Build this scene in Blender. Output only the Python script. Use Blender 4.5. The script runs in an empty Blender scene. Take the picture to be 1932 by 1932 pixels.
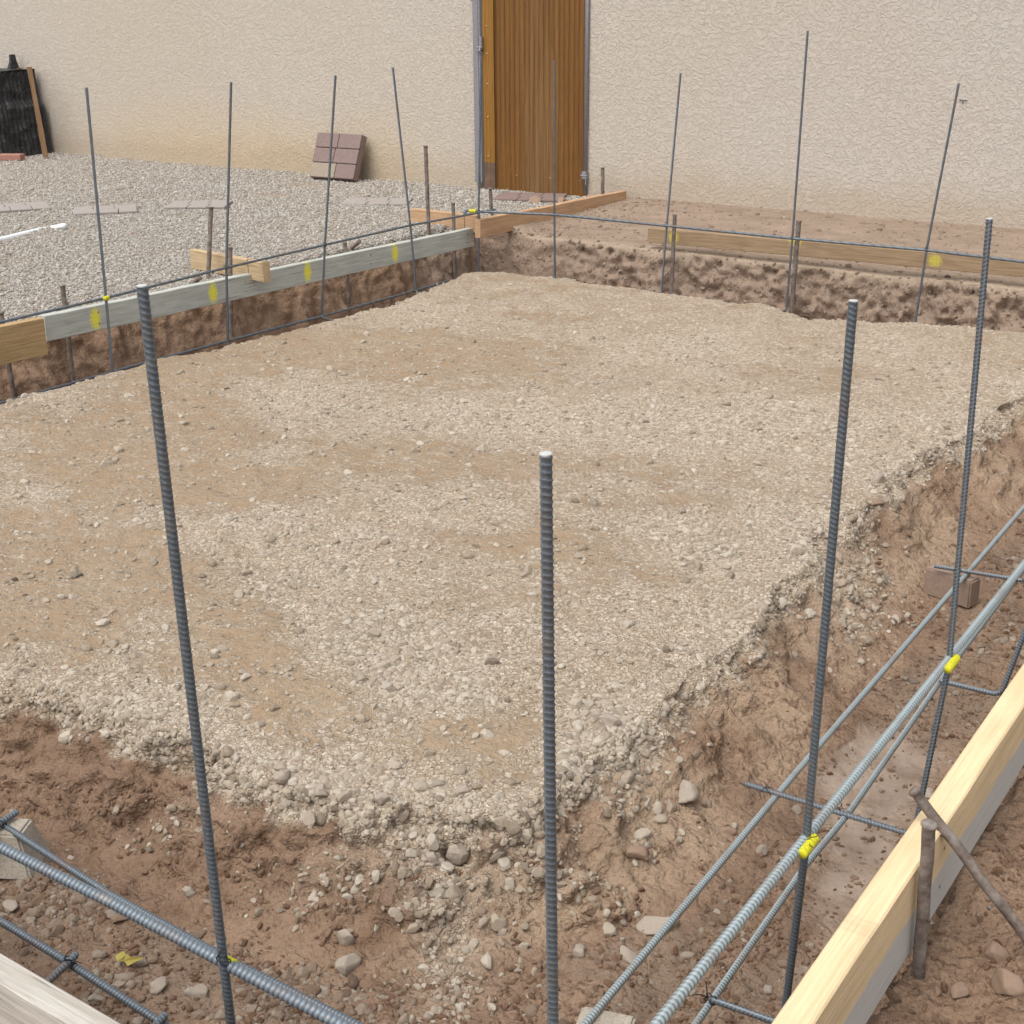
import bpy, bmesh, math, random
import numpy as np
from mathutils import Vector, Matrix

rnd = random.Random(7)
RS = np.random.RandomState(11)
SC = bpy.context.scene
COL = SC.collection

# ------------------------------------------------------------------ camera
CAMR = np.array([[0.82641, -0.19530, 0.52811], [0.56301, 0.29890, -0.77049], [-0.00738, 0.93409, 0.35696]])
CH = 1.054
FPX = 2542.18            # focal length in units of a 1932 px wide frame
def _solve():
    P = np.array([966., 966.]); VA = np.array([2825., -22.]); VB = np.array([-3010., 26.])
    def ray(p):
        d = np.array([(p[0]-P[0])/FPX, -(p[1]-P[1])/FPX, -1.]); return d/np.linalg.norm(d)
    Y = ray(VA); X = -ray(VB); X = X - Y*np.dot(X, Y); X /= np.linalg.norm(X)
    Z = np.cross(X, Y)
    return np.array([X, Y, Z])
CAMR = _solve()
cd = bpy.data.cameras.new('camera'); cam = bpy.data.objects.new('camera', cd); COL.objects.link(cam)
m = Matrix.Identity(4)
for i in range(3):
    for j in range(3): m[i][j] = CAMR[i][j]
m[0][3], m[1][3], m[2][3] = 0, 0, CH
cam.matrix_world = m
cd.sensor_width = 36; cd.lens = FPX/1932*36; cd.clip_start = .02; cd.clip_end = 400
SC.camera = cam

# ------------------------------------------------------------------ light
SUN_EL, SUN_AZ = math.radians(62), math.radians(188)
w = bpy.data.worlds.new("World"); SC.world = w; w.use_nodes = True
wt = w.node_tree; wt.nodes.clear()
wo = wt.nodes.new('ShaderNodeOutputWorld'); bg = wt.nodes.new('ShaderNodeBackground')
sk = wt.nodes.new('ShaderNodeTexSky'); sk.sky_type = 'NISHITA'; sk.sun_disc = False
sk.sun_elevation = SUN_EL; sk.sun_rotation = SUN_AZ; sk.dust_density = 3.0; sk.air_density = 1.0
hs = wt.nodes.new('ShaderNodeHueSaturation'); hs.inputs['Saturation'].default_value = .30
wt.links.new(sk.outputs[0], hs.inputs['Color']); wt.links.new(hs.outputs[0], bg.inputs[0])
bg.inputs[1].default_value = .15
wt.links.new(bg.outputs[0], wo.inputs[0])
sl = bpy.data.lights.new('sun', 'SUN'); sl.energy = 1.2; sl.angle = math.radians(45); sl.color = (1, .955, .89)
so = bpy.data.objects.new('sun', sl); COL.objects.link(so)
sd = Vector((math.sin(SUN_AZ)*math.cos(SUN_EL), math.cos(SUN_AZ)*math.cos(SUN_EL), math.sin(SUN_EL)))
so.rotation_euler = sd.to_track_quat('Z', 'Y').to_euler(); so.location = (0, -3, 6)
SC.view_settings.view_transform = 'Standard'; SC.view_settings.look = 'None'
SC.view_settings.exposure = 0.68; SC.view_settings.gamma = 1

# ------------------------------------------------------------------ helpers
def _dir(px, py):
    return CAMR @ np.array([(px-966)/FPX, -(py-966)/FPX, -1.])
C0 = np.array([0, 0, CH])
def at(px, py, z):
    d = _dir(px, py); return C0 + d*(z-CH)/d[2]
def onx(px, py, x):
    d = _dir(px, py); return C0 + d*x/d[0]
def ony(px, py, y):
    d = _dir(px, py); return C0 + d*y/d[1]
def onv(px, py, b):
    n = np.array([b[0], b[1], 0.]); d = _dir(px, py)
    return C0 + d*np.dot(n, np.array([b[0], b[1], 0]) )/np.dot(n, d)

def tag(o, label=None, cat=None, group=None, kind=None):
    if label: o['label'] = label
    if cat: o['category'] = cat
    if group: o['group'] = group
    if kind: o['kind'] = kind
    return o
def mesh_np(name, V, F, mat=None, parent=None, smooth=False):
    """V n x 3, F m x k (numpy)"""
    me = bpy.data.meshes.new(name)
    V = np.asarray(V, np.float32); F = np.asarray(F, np.int32); k = F.shape[1]
    me.vertices.add(len(V)); me.vertices.foreach_set('co', V.ravel())
    me.loops.add(F.size); me.loops.foreach_set('vertex_index', F.ravel())
    me.polygons.add(len(F)); me.polygons.foreach_set('loop_start', np.arange(0, F.size, k, dtype=np.int32))
    try: me.polygons.foreach_set('loop_total', np.full(len(F), k, np.int32))
    except Exception: pass
    me.update(calc_edges=True)
    if smooth: me.polygons.foreach_set('use_smooth', np.ones(len(F), bool))
    me.validate()
    return link(name, me, mat, parent)
def link(name, me, mat=None, parent=None):
    o = bpy.data.objects.new(name, me); COL.objects.link(o)
    if mat: me.materials.append(mat)
    if parent: o.parent = parent
    return o
def obj(name, bm, mat=None, parent=None, smooth=False):
    me = bpy.data.meshes.new(name); bm.normal_update(); bm.to_mesh(me); bm.free()
    if smooth:
        for p in me.polygons: p.use_smooth = True
    return link(name, me, mat, parent)
def empty(name, loc=(0, 0, 0), rz=0):
    o = bpy.data.objects.new(name, None); COL.objects.link(o); o.location = loc; o.rotation_euler = (0, 0, rz)
    o.empty_display_size = .05
    return o
def box_bm(sx, sy, sz, c=(0, 0, 0), bevel=0, seg=2, cuts=0, bm=None):
    b = bmesh.new(); bmesh.ops.create_cube(b, size=1)
    for v in b.verts: v.co = Vector((v.co.x*sx, v.co.y*sy, v.co.z*sz))
    if bevel: bmesh.ops.bevel(b, geom=list(b.edges), offset=bevel, segments=seg, profile=.6, affect='EDGES')
    for v in b.verts: v.co += Vector(c)
    if bm is None: return b
    me = bpy.data.meshes.new('t'); b.to_mesh(me); b.free(); bm.from_mesh(me); bpy.data.meshes.remove(me)
    return bm

# ---- numpy gradient noise
_perm = RS.permutation(512).astype(np.int64); _perm = np.concatenate([_perm, _perm, _perm])
_g = RS.normal(size=(512, 3)); _g /= np.linalg.norm(_g, axis=1)[:, None]; _g = _g.astype(np.float32)
def noise3(x, y, z, seed=0):
    x = np.asarray(x, np.float32)+seed*17.31; y = np.asarray(y, np.float32)+seed*7.7; z = np.asarray(z, np.float32)+np.zeros_like(x)
    xi = np.floor(x); yi = np.floor(y); zi = np.floor(z)
    fx, fy, fz = x-xi, y-yi, z-zi
    xi = xi.astype(np.int64) & 511; yi = yi.astype(np.int64) & 511; zi = zi.astype(np.int64) & 511
    u, v, q = [f*f*f*(f*(f*6-15)+10) for f in (fx, fy, fz)]
    r = np.zeros_like(x)
    for dx in (0, 1):
        a = _perm[(xi+dx) & 511]; wx = u if dx else 1-u
        for dy in (0, 1):
            b = _perm[(a+yi+dy) & 511]; wy = v if dy else 1-v
            for dz in (0, 1):
                h = _perm[(b+zi+dz) & 511] & 511; wz = q if dz else 1-q
                gg = _g[h]
                r += wx*wy*wz*(gg[..., 0]*(fx-dx)+gg[..., 1]*(fy-dy)+gg[..., 2]*(fz-dz))
    return r*1.6
def fbm(x, y, z, s, octv=3, seed=0, gain=.5, lac=2.1):
    r = 0; a = 1; f = 1/s
    for k in range(octv):
        r = r + a*noise3(x*f, y*f, z*f, seed+k*3); a *= gain; f *= lac
    return r
def sst(a, b, x):
    t = np.clip((x-a)/(b-a), 0, 1); return t*t*(3-2*t)

# ---- shader helpers
class NT:
    def __init__(s, name):
        s.m = bpy.data.materials.new(name); s.m.use_nodes = True; s.t = s.m.node_tree; s.t.nodes.clear()
        s.out = s.n('OutputMaterial'); s.b = s.n('BsdfPrincipled'); s.l(s.b.outputs[0], s.out.inputs[0])
    def n(s, ty, **kw):
        nd = s.t.nodes.new('ShaderNode'+ty)
        for k, v in kw.items(): setattr(nd, k, v)
        return nd
    def l(s, a, b): s.t.links.new(a, b)
    def set(s, inp, v):
        if hasattr(v, 'links') or hasattr(v, 'is_linked'): s.l(v, inp)
        elif inp.type == 'RGBA' and isinstance(v, (int, float)): inp.default_value = (v, v, v, 1)
        elif isinstance(v, (tuple, list)) and len(v) == 3 and inp.type == 'RGBA': inp.default_value = (*v, 1)
        else: inp.default_value = v
    def co(s, scale=(1, 1, 1), kind='Object', loc=(0, 0, 0), rot=(0, 0, 0)):
        t = s.n('TexCoord'); mp = s.n('Mapping'); mp.inputs['Scale'].default_value = scale
        mp.inputs['Location'].default_value = loc; mp.inputs['Rotation'].default_value = rot
        s.l(t.outputs[kind], mp.inputs[0]); return mp.outputs[0]
    def noise(s, vec, scale, detail=4, rough=.55, dist=0, out=0):
        n = s.n('TexNoise'); s.l(vec, n.inputs['Vector']); n.inputs['Scale'].default_value = scale
        n.inputs['Detail'].default_value = detail; n.inputs['Roughness'].default_value = rough; n.inputs['Distortion'].default_value = dist
        return n.outputs[out]
    def vor(s, vec, scale, feature='F1', out='Distance', rand=1.):
        n = s.n('TexVoronoi', feature=feature); s.l(vec, n.inputs['Vector']); n.inputs['Scale'].default_value = scale
        n.inputs['Randomness'].default_value = rand
        return n.outputs[out]
    def ramp(s, v, stops, interp='LINEAR'):
        r = s.n('ValToRGB'); r.color_ramp.interpolation = interp; e = r.color_ramp.elements
        while len(e) < len(stops): e.new(.5)
        for i, (p, c) in enumerate(stops):
            e[i].position = p; e[i].color = (c, c, c, 1) if isinstance(c, (int, float)) else (*c, 1)
        s.l(v, r.inputs[0]); return r.outputs[0]
    def mix(s, f, a, b, mode='MIX'):
        n = s.n('Mix', data_type='RGBA', blend_type=mode)
        s.set(n.inputs[0], f); s.set(n.inputs[6], a); s.set(n.inputs[7], b); return n.outputs[2]
    def math(s, op, a, b=None, clamp=False):
        n = s.n('Math', operation=op, use_clamp=clamp); s.set(n.inputs[0], a)
        if b is not None: s.set(n.inputs[1], b)
        return n.outputs[0]
    def attr(s, name, ty='GEOMETRY'):
        n = s.n('Attribute', attribute_name=name, attribute_type=ty); return n.outputs['Fac']
    def bump(s, h, strength=1., dist=.005, nrm=None):
        n = s.n('Bump'); n.inputs['Strength'].default_value = strength; n.inputs['Distance'].default_value = dist
        s.l(h, n.inputs['Height'])
        if nrm is not None: s.l(nrm, n.inputs['Normal'])
        return n.outputs[0]
    def fin(s, col=None, rough=None, nrm=None, metal=None, spec=None):
        if col is not None: s.set(s.b.inputs['Base Color'], col)
        if rough is not None: s.set(s.b.inputs['Roughness'], rough)
        if nrm is not None: s.l(nrm, s.b.inputs['Normal'])
        if metal is not None: s.set(s.b.inputs['Metallic'], metal)
        if spec is not None: s.b.inputs['Specular IOR Level'].default_value = spec
        return s.m

# ------------------------------------------------------------------ materials
def mat_ground():
    t = NT('earth'); v = t.co()
    pad, soil, grav, wet, patch = [t.attr(a) for a in ('pad', 'soil', 'grav', 'wet', 'patch')]
    big = t.noise(v, 2.2, 5, .6); mid = t.noise(v, 14, 5, .65); fine = t.noise(v, 90, 4, .6); grit = t.noise(v, 330, 3, .7)
    # small pebbles bedded in dust
    vs = t.co((1, 1, 1.6))
    dv = t.n('VectorMath', operation='ADD'); nz = t.noise(v, 60, 2, .5, 0, 1)
    sc = t.n('VectorMath', operation='SCALE'); t.l(nz, sc.inputs[0]); sc.inputs['Scale'].default_value = .008
    t.l(vs, dv.inputs[0]); t.l(sc.outputs[0], dv.inputs[1]); vv = dv.outputs[0]
    c1 = t.vor(vv, 95, 'F1', 'Color'); d1 = t.vor(vv, 95, 'DISTANCE_TO_EDGE'); 
    c1v = t.n('SeparateColor'); t.l(c1, c1v.inputs[0]); cr = c1v.outputs[0]
    edge = t.ramp(d1, [(0, 0.), (.05, .55), (.16, 1.)])
    # pad colours
    tan = t.mix(t.ramp(mid, [(.3, 0), (.7, 1)]), (.265, .188, .115), (.36, .272, .178))
    tan = t.mix(t.ramp(big, [(.42, 0), (.7, .8)]), tan, (.275, .19, .118))
    peb = t.mix(cr, (.41, .325, .24), (.70, .61, .495))
    peb = t.mix(t.math('MULTIPLY', t.ramp(t.noise(v, 5, 4, .6), [(.4, 0), (.65, 1)]), .5), peb, (.44, .345, .24))
    peb = t.mix(t.ramp(edge, [(0, .42), (.8, 0)]), peb, (.30, .22, .145))
    m2 = t.noise(t.co((1, 1.8, 1)), 34, 5, .7)
    cover = t.ramp(t.math('ADD', t.math('MULTIPLY', patch, .8), t.math('ADD', t.math('MULTIPLY', mid, .75), t.math('MULTIPLY', m2, 1.1))), [(.90, .14), (1.34, .90)])
    cover = t.math('MULTIPLY', cover, t.ramp(t.math('ADD', fine, t.math('MULTIPLY', patch, .2)), [(.42, .35), (.60, 1)]))
    padc = t.mix(cover, tan, peb)
    padc = t.mix(t.ramp(grit, [(.3, .35), (.6, 0)]), padc, (.28, .2, .13))
    # soil of the trench
    s1 = t.mix(t.ramp(mid, [(.3, 0), (.72, 1)]), (.175, .108, .068), (.30, .20, .135))
    s1 = t.mix(t.ramp(big, [(.42, 0), (.62, .6)]), s1, (.335, .228, .15))
    s1 = t.mix(t.math('MULTIPLY', t.attr('bed'), .55), s1, (.265, .20, .147))
    s1 = t.mix(t.math('MULTIPLY', t.attr('sand'), .75), s1, (.405, .297, .202))
    s1 = t.mix(t.math('MULTIPLY', t.attr('far'), .85), s1, (.29, .218, .165))
    s1 = t.mix(t.ramp(fine, [(.30, .4), (.50, 0)]), s1, (.15, .085, .055))
    s1 = t.mix(t.ramp(grit, [(.55, 0), (.8, .5)]), s1, (.5, .4, .31))
    s1 = t.mix(wet, s1, t.mix(t.ramp(mid, [(.35, 0), (.6, 1)]), (.225, .165, .12), (.32, .25, .195)))
    # far dry dirt
    dmap = t.co((1, 2.2, 1)); dn = t.noise(dmap, 6, 6, .65)
    dirt = t.mix(t.ramp(dn, [(.3, 0), (.7, 1)]), (.225, .168, .122), (.335, .258, .195))
    dirt = t.mix(t.ramp(fine, [(.35, .35), (.6, 0)]), dirt, (.22, .155, .11))
    dirt = t.mix(t.attr('strip'), dirt, (.36, .28, .207))
    # grey driveway gravel base
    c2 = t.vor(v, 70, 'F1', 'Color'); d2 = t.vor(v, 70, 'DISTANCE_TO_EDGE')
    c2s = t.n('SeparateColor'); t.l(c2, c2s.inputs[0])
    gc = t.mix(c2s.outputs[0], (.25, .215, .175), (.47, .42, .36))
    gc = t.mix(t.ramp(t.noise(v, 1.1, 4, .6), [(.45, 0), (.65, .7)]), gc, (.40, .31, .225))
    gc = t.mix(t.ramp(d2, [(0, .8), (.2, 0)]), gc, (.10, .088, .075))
    col = t.mix(grav, dirt, gc); col = t.mix(soil, col, s1); col = t.mix(pad, col, padc)
    # bump
    h_p = t.math('MULTIPLY', pad, t.math('ADD', t.math('MULTIPLY', edge, cover), t.math('MULTIPLY', fine, .9)))
    b1 = t.bump(h_p, .9, .0035)
    nzv = t.n('VectorMath', operation='SCALE'); t.l(t.noise(v, 45, 3, .6, 0, 1), nzv.inputs[0]); nzv.inputs['Scale'].default_value = .022
    av = t.n('VectorMath', operation='ADD'); t.l(v, av.inputs[0]); t.l(nzv.outputs[0], av.inputs[1]); cv = av.outputs[0]
    l1 = t.math('POWER', t.vor(cv, 38), 1.3); l2 = t.vor(cv, 95)
    gate_ = t.ramp(t.noise(v, 9, 4, .6), [(.35, .25), (.6, 1)])
    h_s = t.math('SUBTRACT', t.math('ADD', t.math('MULTIPLY', fine, 1.1), t.math('MULTIPLY', grit, .3)), t.math('MULTIPLY', gate_, t.math('ADD', t.math('MULTIPLY', l1, 1.3), t.math('MULTIPLY', l2, .7))))
    h_s = t.math('MULTIPLY', h_s, t.math('SUBTRACT', 1.05, t.math('MAXIMUM', t.math('MULTIPLY', wet, .8), t.math('MAXIMUM', t.math('MULTIPLY', pad, .8), t.math('MULTIPLY', t.attr('calm'), .6)))))
    b2 = t.bump(h_s, .9, .011, b1)
    rough = t.mix(wet, .95, .62)
    return t.fin(col, rough, b2, spec=.2)

def mat_stone(name, ca, cb, cc, dark=.55, scale=60):
    t = NT(name); oi = t.n('ObjectInfo'); v = t.co(kind='Object')
    r = oi.outputs['Random']
    n = t.noise(v, scale, 4, .6)
    c = t.ramp(r, [(0, ca), (.45, cb), (.85, cc), (1, tuple(x*.6 for x in ca))])
    c = t.mix(t.ramp(n, [(.35, .5), (.65, 0)]), c, tuple(x*dark for x in ca))
    return t.fin(c, .9, t.bump(n, .5, .02), spec=.25)

def mat_wood(name, ca, cb, stain=None, marks=(), mstr=.9, stain_at=None, grain=1., rough=.8, seed=0, knots=(), ls=1.):
    """grain along local X; marks: (x, z, rx, rz) yellow spray dabs on the faces"""
    t = NT(name); tc = t.n('TexCoord'); sx = t.n('SeparateXYZ'); t.l(tc.outputs['Object'], sx.inputs[0])
    v = t.co((1.5, 30, 30), loc=(seed*3.1, seed, 0)); v2 = t.co((3.2, 9, 9), loc=(seed, 0, 0))
    g = t.noise(v, 3.2*grain, 6, .62, .4); big = t.noise(v2, 1.7, 4, .6)
    c = t.mix(t.ramp(g, [(.32, 0), (.68, 1)]), ca, cb)
    c = t.mix(t.ramp(big, [(.45, 0), (.75, .45)]), c, tuple(x*.72 for x in ca))
    lines = t.noise(t.co((1.2, 60, 60), loc=(0, seed, 0)), 4, 3, .7, .2)
    l2_ = t.noise(t.co((2.5, 220, 220), loc=(0, seed, 0)), 3, 3, .7)
    c = t.mix(t.ramp(l2_, [(.35, .35*ls), (.55, 0)]), c, tuple(x*.6 for x in ca))
    c = t.mix(t.ramp(lines, [(.30, .75*ls), (.42, 0)]), c, tuple(x*.38 for x in ca))
    if stain is not None:      # cement-grey lower part below local z = stain_at
        f = t.math('ADD', sx.outputs[2], t.math('MULTIPLY', t.math('SUBTRACT', t.noise(t.co((6, 1, 20)), 1.6, 5, .6), .5), .035))
        f = t.ramp(t.math('MULTIPLY', t.math('SUBTRACT', f, stain_at-.004), 110, True), [(0, 1), (1, 0)])
        sy = t.math('LESS_THAN', sx.outputs[1], -.012) if False else 1.0
        c = t.mix(f, c, t.mix(g, stain, tuple(x*1.25 for x in stain)))
    for (kx, kz) in knots:
        d = t.math('SQRT', t.math('ADD', t.math('POWER', t.math('MULTIPLY', t.math('SUBTRACT', sx.outputs[0], kx), 38.), 2.), t.math('POWER', t.math('MULTIPLY', t.math('SUBTRACT', sx.outputs[2], kz), 60.), 2.)))
        d = t.math('ADD', d, t.math('MULTIPLY', big, .6))
        rg = t.math('SINE', t.math('MULTIPLY', d, 9.))
        c = t.mix(t.math('MULTIPLY', t.ramp(d, [(.3, 1.), (1., 0)]), t.ramp(rg, [(.3, .2), (.8, .75)])), c, tuple(x*.45 for x in ca))
    for (mx, mz, rx, rz) in marks:
        d = t.math('ADD', t.math('POWER', t.math('DIVIDE', t.math('SUBTRACT', sx.outputs[0], mx), rx), 2.), t.math('POWER', t.math('DIVIDE', t.math('SUBTRACT', sx.outputs[2], mz), rz), 2.))
        d = t.math('ADD', d, t.math('MULTIPLY', t.math('SUBTRACT', t.noise(t.co(), 110, 4, .8), .5), 3.2))
        c = t.mix(t.ramp(d, [(.0, mstr), (.35, mstr*.75), (.95, 0.)]), c, (.83, .76, .01))
    return t.fin(c, rough, t.bump(t.math('ADD', g, t.math('MULTIPLY', lines, .6)), .55, .0025), spec=.25)

def mat_rebar(name, base=(.135, .158, .178), lo=(.08, .09, .10), rust=.25, metal=.45, rough=.5):
    t = NT(name); v = t.co(kind='Object'); n = t.noise(v, 9, 5, .65); f = t.noise(v, 160, 3, .6)
    c = t.mix(t.ramp(f, [(.3, 0), (.7, 1)]), tuple(x*.8 for x in base), base)
    c = t.mix(t.attr('rib'), t.mix(.5, c, lo), tuple(min(1, x*1.45) for x in base))  # rib highlights painted into the colour; grooves darker with mill scale
    c = t.mix(t.ramp(n, [(.52, 0), (.70, min(1, rust*2))]), c, (.20, .115, .07))
    c = t.mix(t.ramp(t.noise(v, 30, 4, .7), [(.58, 0), (.75, .4)]), c, (.30, .27, .24))
    return t.fin(c, t.ramp(f, [(.2, rough-.1), (.8, rough+.15)]), t.bump(f, .25, .001), metal=metal, spec=.5)

def mat_rusty():
    t = NT('pitted_steel'); v = t.co(kind='Object'); n = t.noise(v, 45, 6, .7); b = t.noise(v, 12, 4, .6)
    c = t.mix(t.ramp(n, [(.38, 0), (.62, 1)]), (.12, .09, .072), (.24, .20, .17))
    c = t.mix(t.ramp(b, [(.52, 0), (.75, .6)]), c, (.38, .36, .345))
    c = t.mix(t.ramp(n, [(.25, .8), (.42, 0)]), c, (.06, .05, .045))
    return t.fin(c, .8, t.bump(n, .8, .002), metal=.15, spec=.3)

def simple(name, c, rough=.7, metal=0., bump=0, scale=60, var=.2, spec=.4):
    t = NT(name); v = t.co(); n = t.noise(v, scale, 4, .6); b = t.noise(v, scale*.12, 3, .6)
    cc = t.mix(t.ramp(n, [(.3, 1), (.7, 0)]), c, tuple(x*(1-var) for x in c))
    cc = t.mix(t.ramp(b, [(.4, 0), (.7, .6)]), cc, tuple(x*(1-var*.7) for x in c))
    return t.fin(cc, rough, t.bump(n, .5, bump) if bump else None, metal, spec)

def mat_stucco():
    t = NT('stucco'); tc = t.n('TexCoord'); sx = t.n('SeparateXYZ'); t.l(tc.outputs['Object'], sx.inputs[0])
    v = t.co(); nz = t.noise(v, 14, 3, .6, 0, 1)
    sc = t.n('VectorMath', operation='SCALE'); t.l(nz, sc.inputs[0]); sc.inputs['Scale'].default_value = .07
    ad = t.n('VectorMath', operation='ADD'); t.l(v, ad.inputs[0]); t.l(sc.outputs[0], ad.inputs[1]); vv = ad.outputs[0]
    a = t.noise(vv, 48, 3, .6); lump = t.ramp(a, [(.46, 0), (.535, 1)])
    a2 = t.noise(vv, 75, 2, .5); lump2 = t.ramp(a2, [(.5, 0), (.58, 1)])
    fine = t.noise(v, 160, 3, .7)
    h = t.math('ADD', t.math('ADD', t.math('MULTIPLY', lump, .75), t.math('MULTIPLY', lump2, .35)), t.math('MULTIPLY', fine, .25))
    big = t.noise(v, .8, 4, .5)
    c = t.mix(t.ramp(sx.outputs[0], [(0, 0), (1, 1)]), (.52, .47, .408), (.52, .47, .408))
    # pinker grey towards the right-hand wing
    mr = t.n('MapRange'); t.l(sx.outputs[0], mr.inputs[0]); mr.inputs[1].default_value = -6; mr.inputs[2].default_value = -2.2
    c = t.mix(t.math('MULTIPLY', mr.outputs[0], .8), c, (.502, .465, .424))
    c = t.mix(t.ramp(big, [(.35, .35), (.65, 0)]), c, (.50, .41, .31))
    c = t.mix(t.ramp(fine, [(.35, .25), (.6, 0)]), c, (.42, .35, .27))
    c = t.mix(t.math('MULTIPLY', t.math('SUBTRACT', 1., lump), .18), c, (.40, .33, .25))
    # ochre splash-back stain above the ground on the left wing, mud line on the right one
    up = t.math('ADD', sx.outputs[2], t.math('MULTIPLY', t.math('SUBTRACT', t.noise(v, 3., 5, .6), .5), .25))
    st = t.ramp(up, [(0, .95), (.16, .45), (.42, 0)])
    m1 = t.n('MapRange', interpolation_type='SMOOTHSTEP'); t.l(sx.outputs[0], m1.inputs[0]); m1.inputs[1].default_value = -9.6; m1.inputs[2].default_value = -7.7
    m2 = t.n('MapRange', interpolation_type='SMOOTHSTEP'); t.l(sx.outputs[0], m2.inputs[0]); m2.inputs[1].default_value = -5.2; m2.inputs[2].default_value = -6.3
    c = t.mix(t.math('MULTIPLY', st, t.math('MULTIPLY', m1.outputs[0], m2.outputs[0])), c, (.53, .415, .27))
    st2 = t.ramp(up, [(.0, .6), (.05, .3), (.16, 0)])
    c = t.mix(st2, c, (.42, .34, .25))
    return t.fin(c, .93, t.bump(h, 1., .0025), spec=.2)

M = {}
M['earth'] = mat_ground()
M['pebble'] = mat_stone('pebble_stone', (.37, .295, .215), (.53, .445, .345), (.70, .62, .51))
M['rubble'] = mat_stone('rubble_stone', (.25, .17, .115), (.36, .28, .21), (.50, .43, .35))
M['clod'] = mat_stone('earth_clod', (.18, .105, .065), (.26, .162, .105), (.36, .25, .17))
M['grey'] = mat_stone('grey_gravel', (.40, .36, .305), (.54, .495, .435), (.70, .655, .59))
M['dirtclod'] = mat_stone('dry_crumbs', (.28, .20, .145), (.36, .27, .20), (.44, .35, .27))
M['rock'] = simple('pale_rock', (.50, .42, .34), .9, 0, .01, 40, .35, .25)
M['rock2'] = simple('brown_rock', (.38, .265, .19), .9, 0, .01, 40, .35, .25)
M['rebar'] = mat_rebar('mill_steel')
M['cut'] = simple('cut_steel', (.62, .62, .60), .45, .3, 0, 90, .15)
M['rebar_l'] = mat_rebar('pale_mill_steel', (.27, .31, .315), (.06, .07, .075), .2, .4, .52)
M['stake'] = mat_rusty()
M['wire'] = simple('tie_wire', (.03, .03, .032), .5, .6)
M['yellow'] = simple('yellow_paint', (.70, .66, .02), .75, 0, 0, 300, .45)
M['stucco'] = mat_stucco()
M['black'] = None

# ------------------------------------------------------------------ ground
def axis_pts(a, b, f):
    p = [a]
    while p[-1] < b: p.append(p[-1]+f(p[-1]))
    return np.array(p)
def fx(x):
    if x < -11: return .25
    if x < -4.6: return .026
    if x < -4.46: return .012
    if x < -4.26: return .0042
    if x < -3.9: return .009
    if x < -2.4: return .0085
    if x < -1.35: return .0055
    if x < -.25: return .0042
    if x < .2: return .015
    return .15
def fy(y):
    if y < .3: return .12
    if y < .7: return .015
    if y < 1.7: return .0042
    if y < 2.6: return .0055
    if y < 4: return .0085
    if y < 5.5: return .0115
    if y < 5.97: return .010
    if y < 6.13: return .0027
    if y < 7.4: return .018
    return .3
XS = axis_pts(-16, 7, fx); YS = axis_pts(-6, 11, fy)
NX, NY = len(XS), len(YS)
X, Y = np.meshgrid(XS, YS, indexing='ij')
X = X.astype(np.float32); Y = Y.astype(np.float32)
Zr = np.zeros_like(X)
wa = fbm(X, Y, Zr, .22, 3, 1)*.030; wb = fbm(X, Y, Zr, .22, 3, 5)*.030
Xw = X+wa; Yw = Y+wb
nearP = [(-6, 1.45), (-2.2, 1.45), (-2.09, 1.47), (-1.93, 1.48), (-1.77, 1.50), (-1.64, 1.49), (-1.45, 1.515), (-1.33, 1.53), (-1.21, 1.58), (-1.1, 1.65), (-.9, 1.75), (3, 1.8)]
rightP = [(0, -1.10), (1.46, -1.16), (1.58, -1.14), (1.67, -1.11), (1.82, -1.12), (2.0, -1.10), (2.45, -1.09), (2.75, -1.14), (2.95, -1.10), (3.11, -1.2), (3.5, -1.165), (3.8, -1.19), (4.1, -1.13), (4.75, -1.09), (9, -1.09)]
farP = [(-7, 5.53), (-4.05, 5.53), (-3.87, 5.63), (-3.57, 5.605), (-3.1, 5.59), (-2.7, 5.625), (-2.45, 5.63), (-2.19, 5.48), (-1.76, 5.60), (-1.33, 5.68), (3, 5.68)]
leftP = [(0, -4.02), (2.7, -4.02), (3.3, -4.02), (3.76, -3.97), (4.27, -3.94), (4.72, -3.89), (5.02, -3.95), (5.54, -4.06), (9, -4.06)]
ip = lambda v, P: np.interp(v, [p[0] for p in P], [p[1] for p in P])
yN, xR, yF, xL = ip(Xw, nearP), ip(Yw, rightP), ip(Xw, farP), ip(Yw, leftP)
wn = .300+.05*fbm(X, Y, Zr, .35, 2, 9)
t4 = [np.clip((yN-Yw)/wn, 0, 4), np.clip((Xw-xR)/(wn+.01), 0, 4), np.clip((Yw-yF)/.13, 0, 4), np.clip((xL-Xw)/.09, 0, 4)]
tin = np.sqrt(sum(q**2 for q in t4))
din = np.minimum.reduce([Yw-yN, xR-Xw, yF-Yw, Xw-xL])          # signed distance inside the pad
FLOOR = -.415
prof = 1-(1-np.clip(tin, 0, 1))**2.1
floor = FLOOR + .010*fbm(X, Y, Zr, .3, 3, 12)
# the soil level outside the trench
backlev = -.158+.078*sst(6.0, 7.1, Y)+.008*fbm(X, Y, Zr, .5, 3, 15)
leftlev = -.105+.008*fbm(X, Y, Zr, .6, 2, 16)
rightlev = -.172+.022*fbm(X, Y, Zr, .22, 3, 17)
kl = sst(-4.02, -4.16, X+.4*wa)
G = np.where(Y > 5.4, backlev*(1-kl)+leftlev*kl, np.where(X < -4.1, leftlev, rightlev))
G = np.where((X > -.6), rightlev, G)
G = np.where((X > -.6) & (Y > 5.2), rightlev*(1-sst(5.2, 6.2, Y))+backlev*sst(5.2, 6.2, Y), G)
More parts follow.
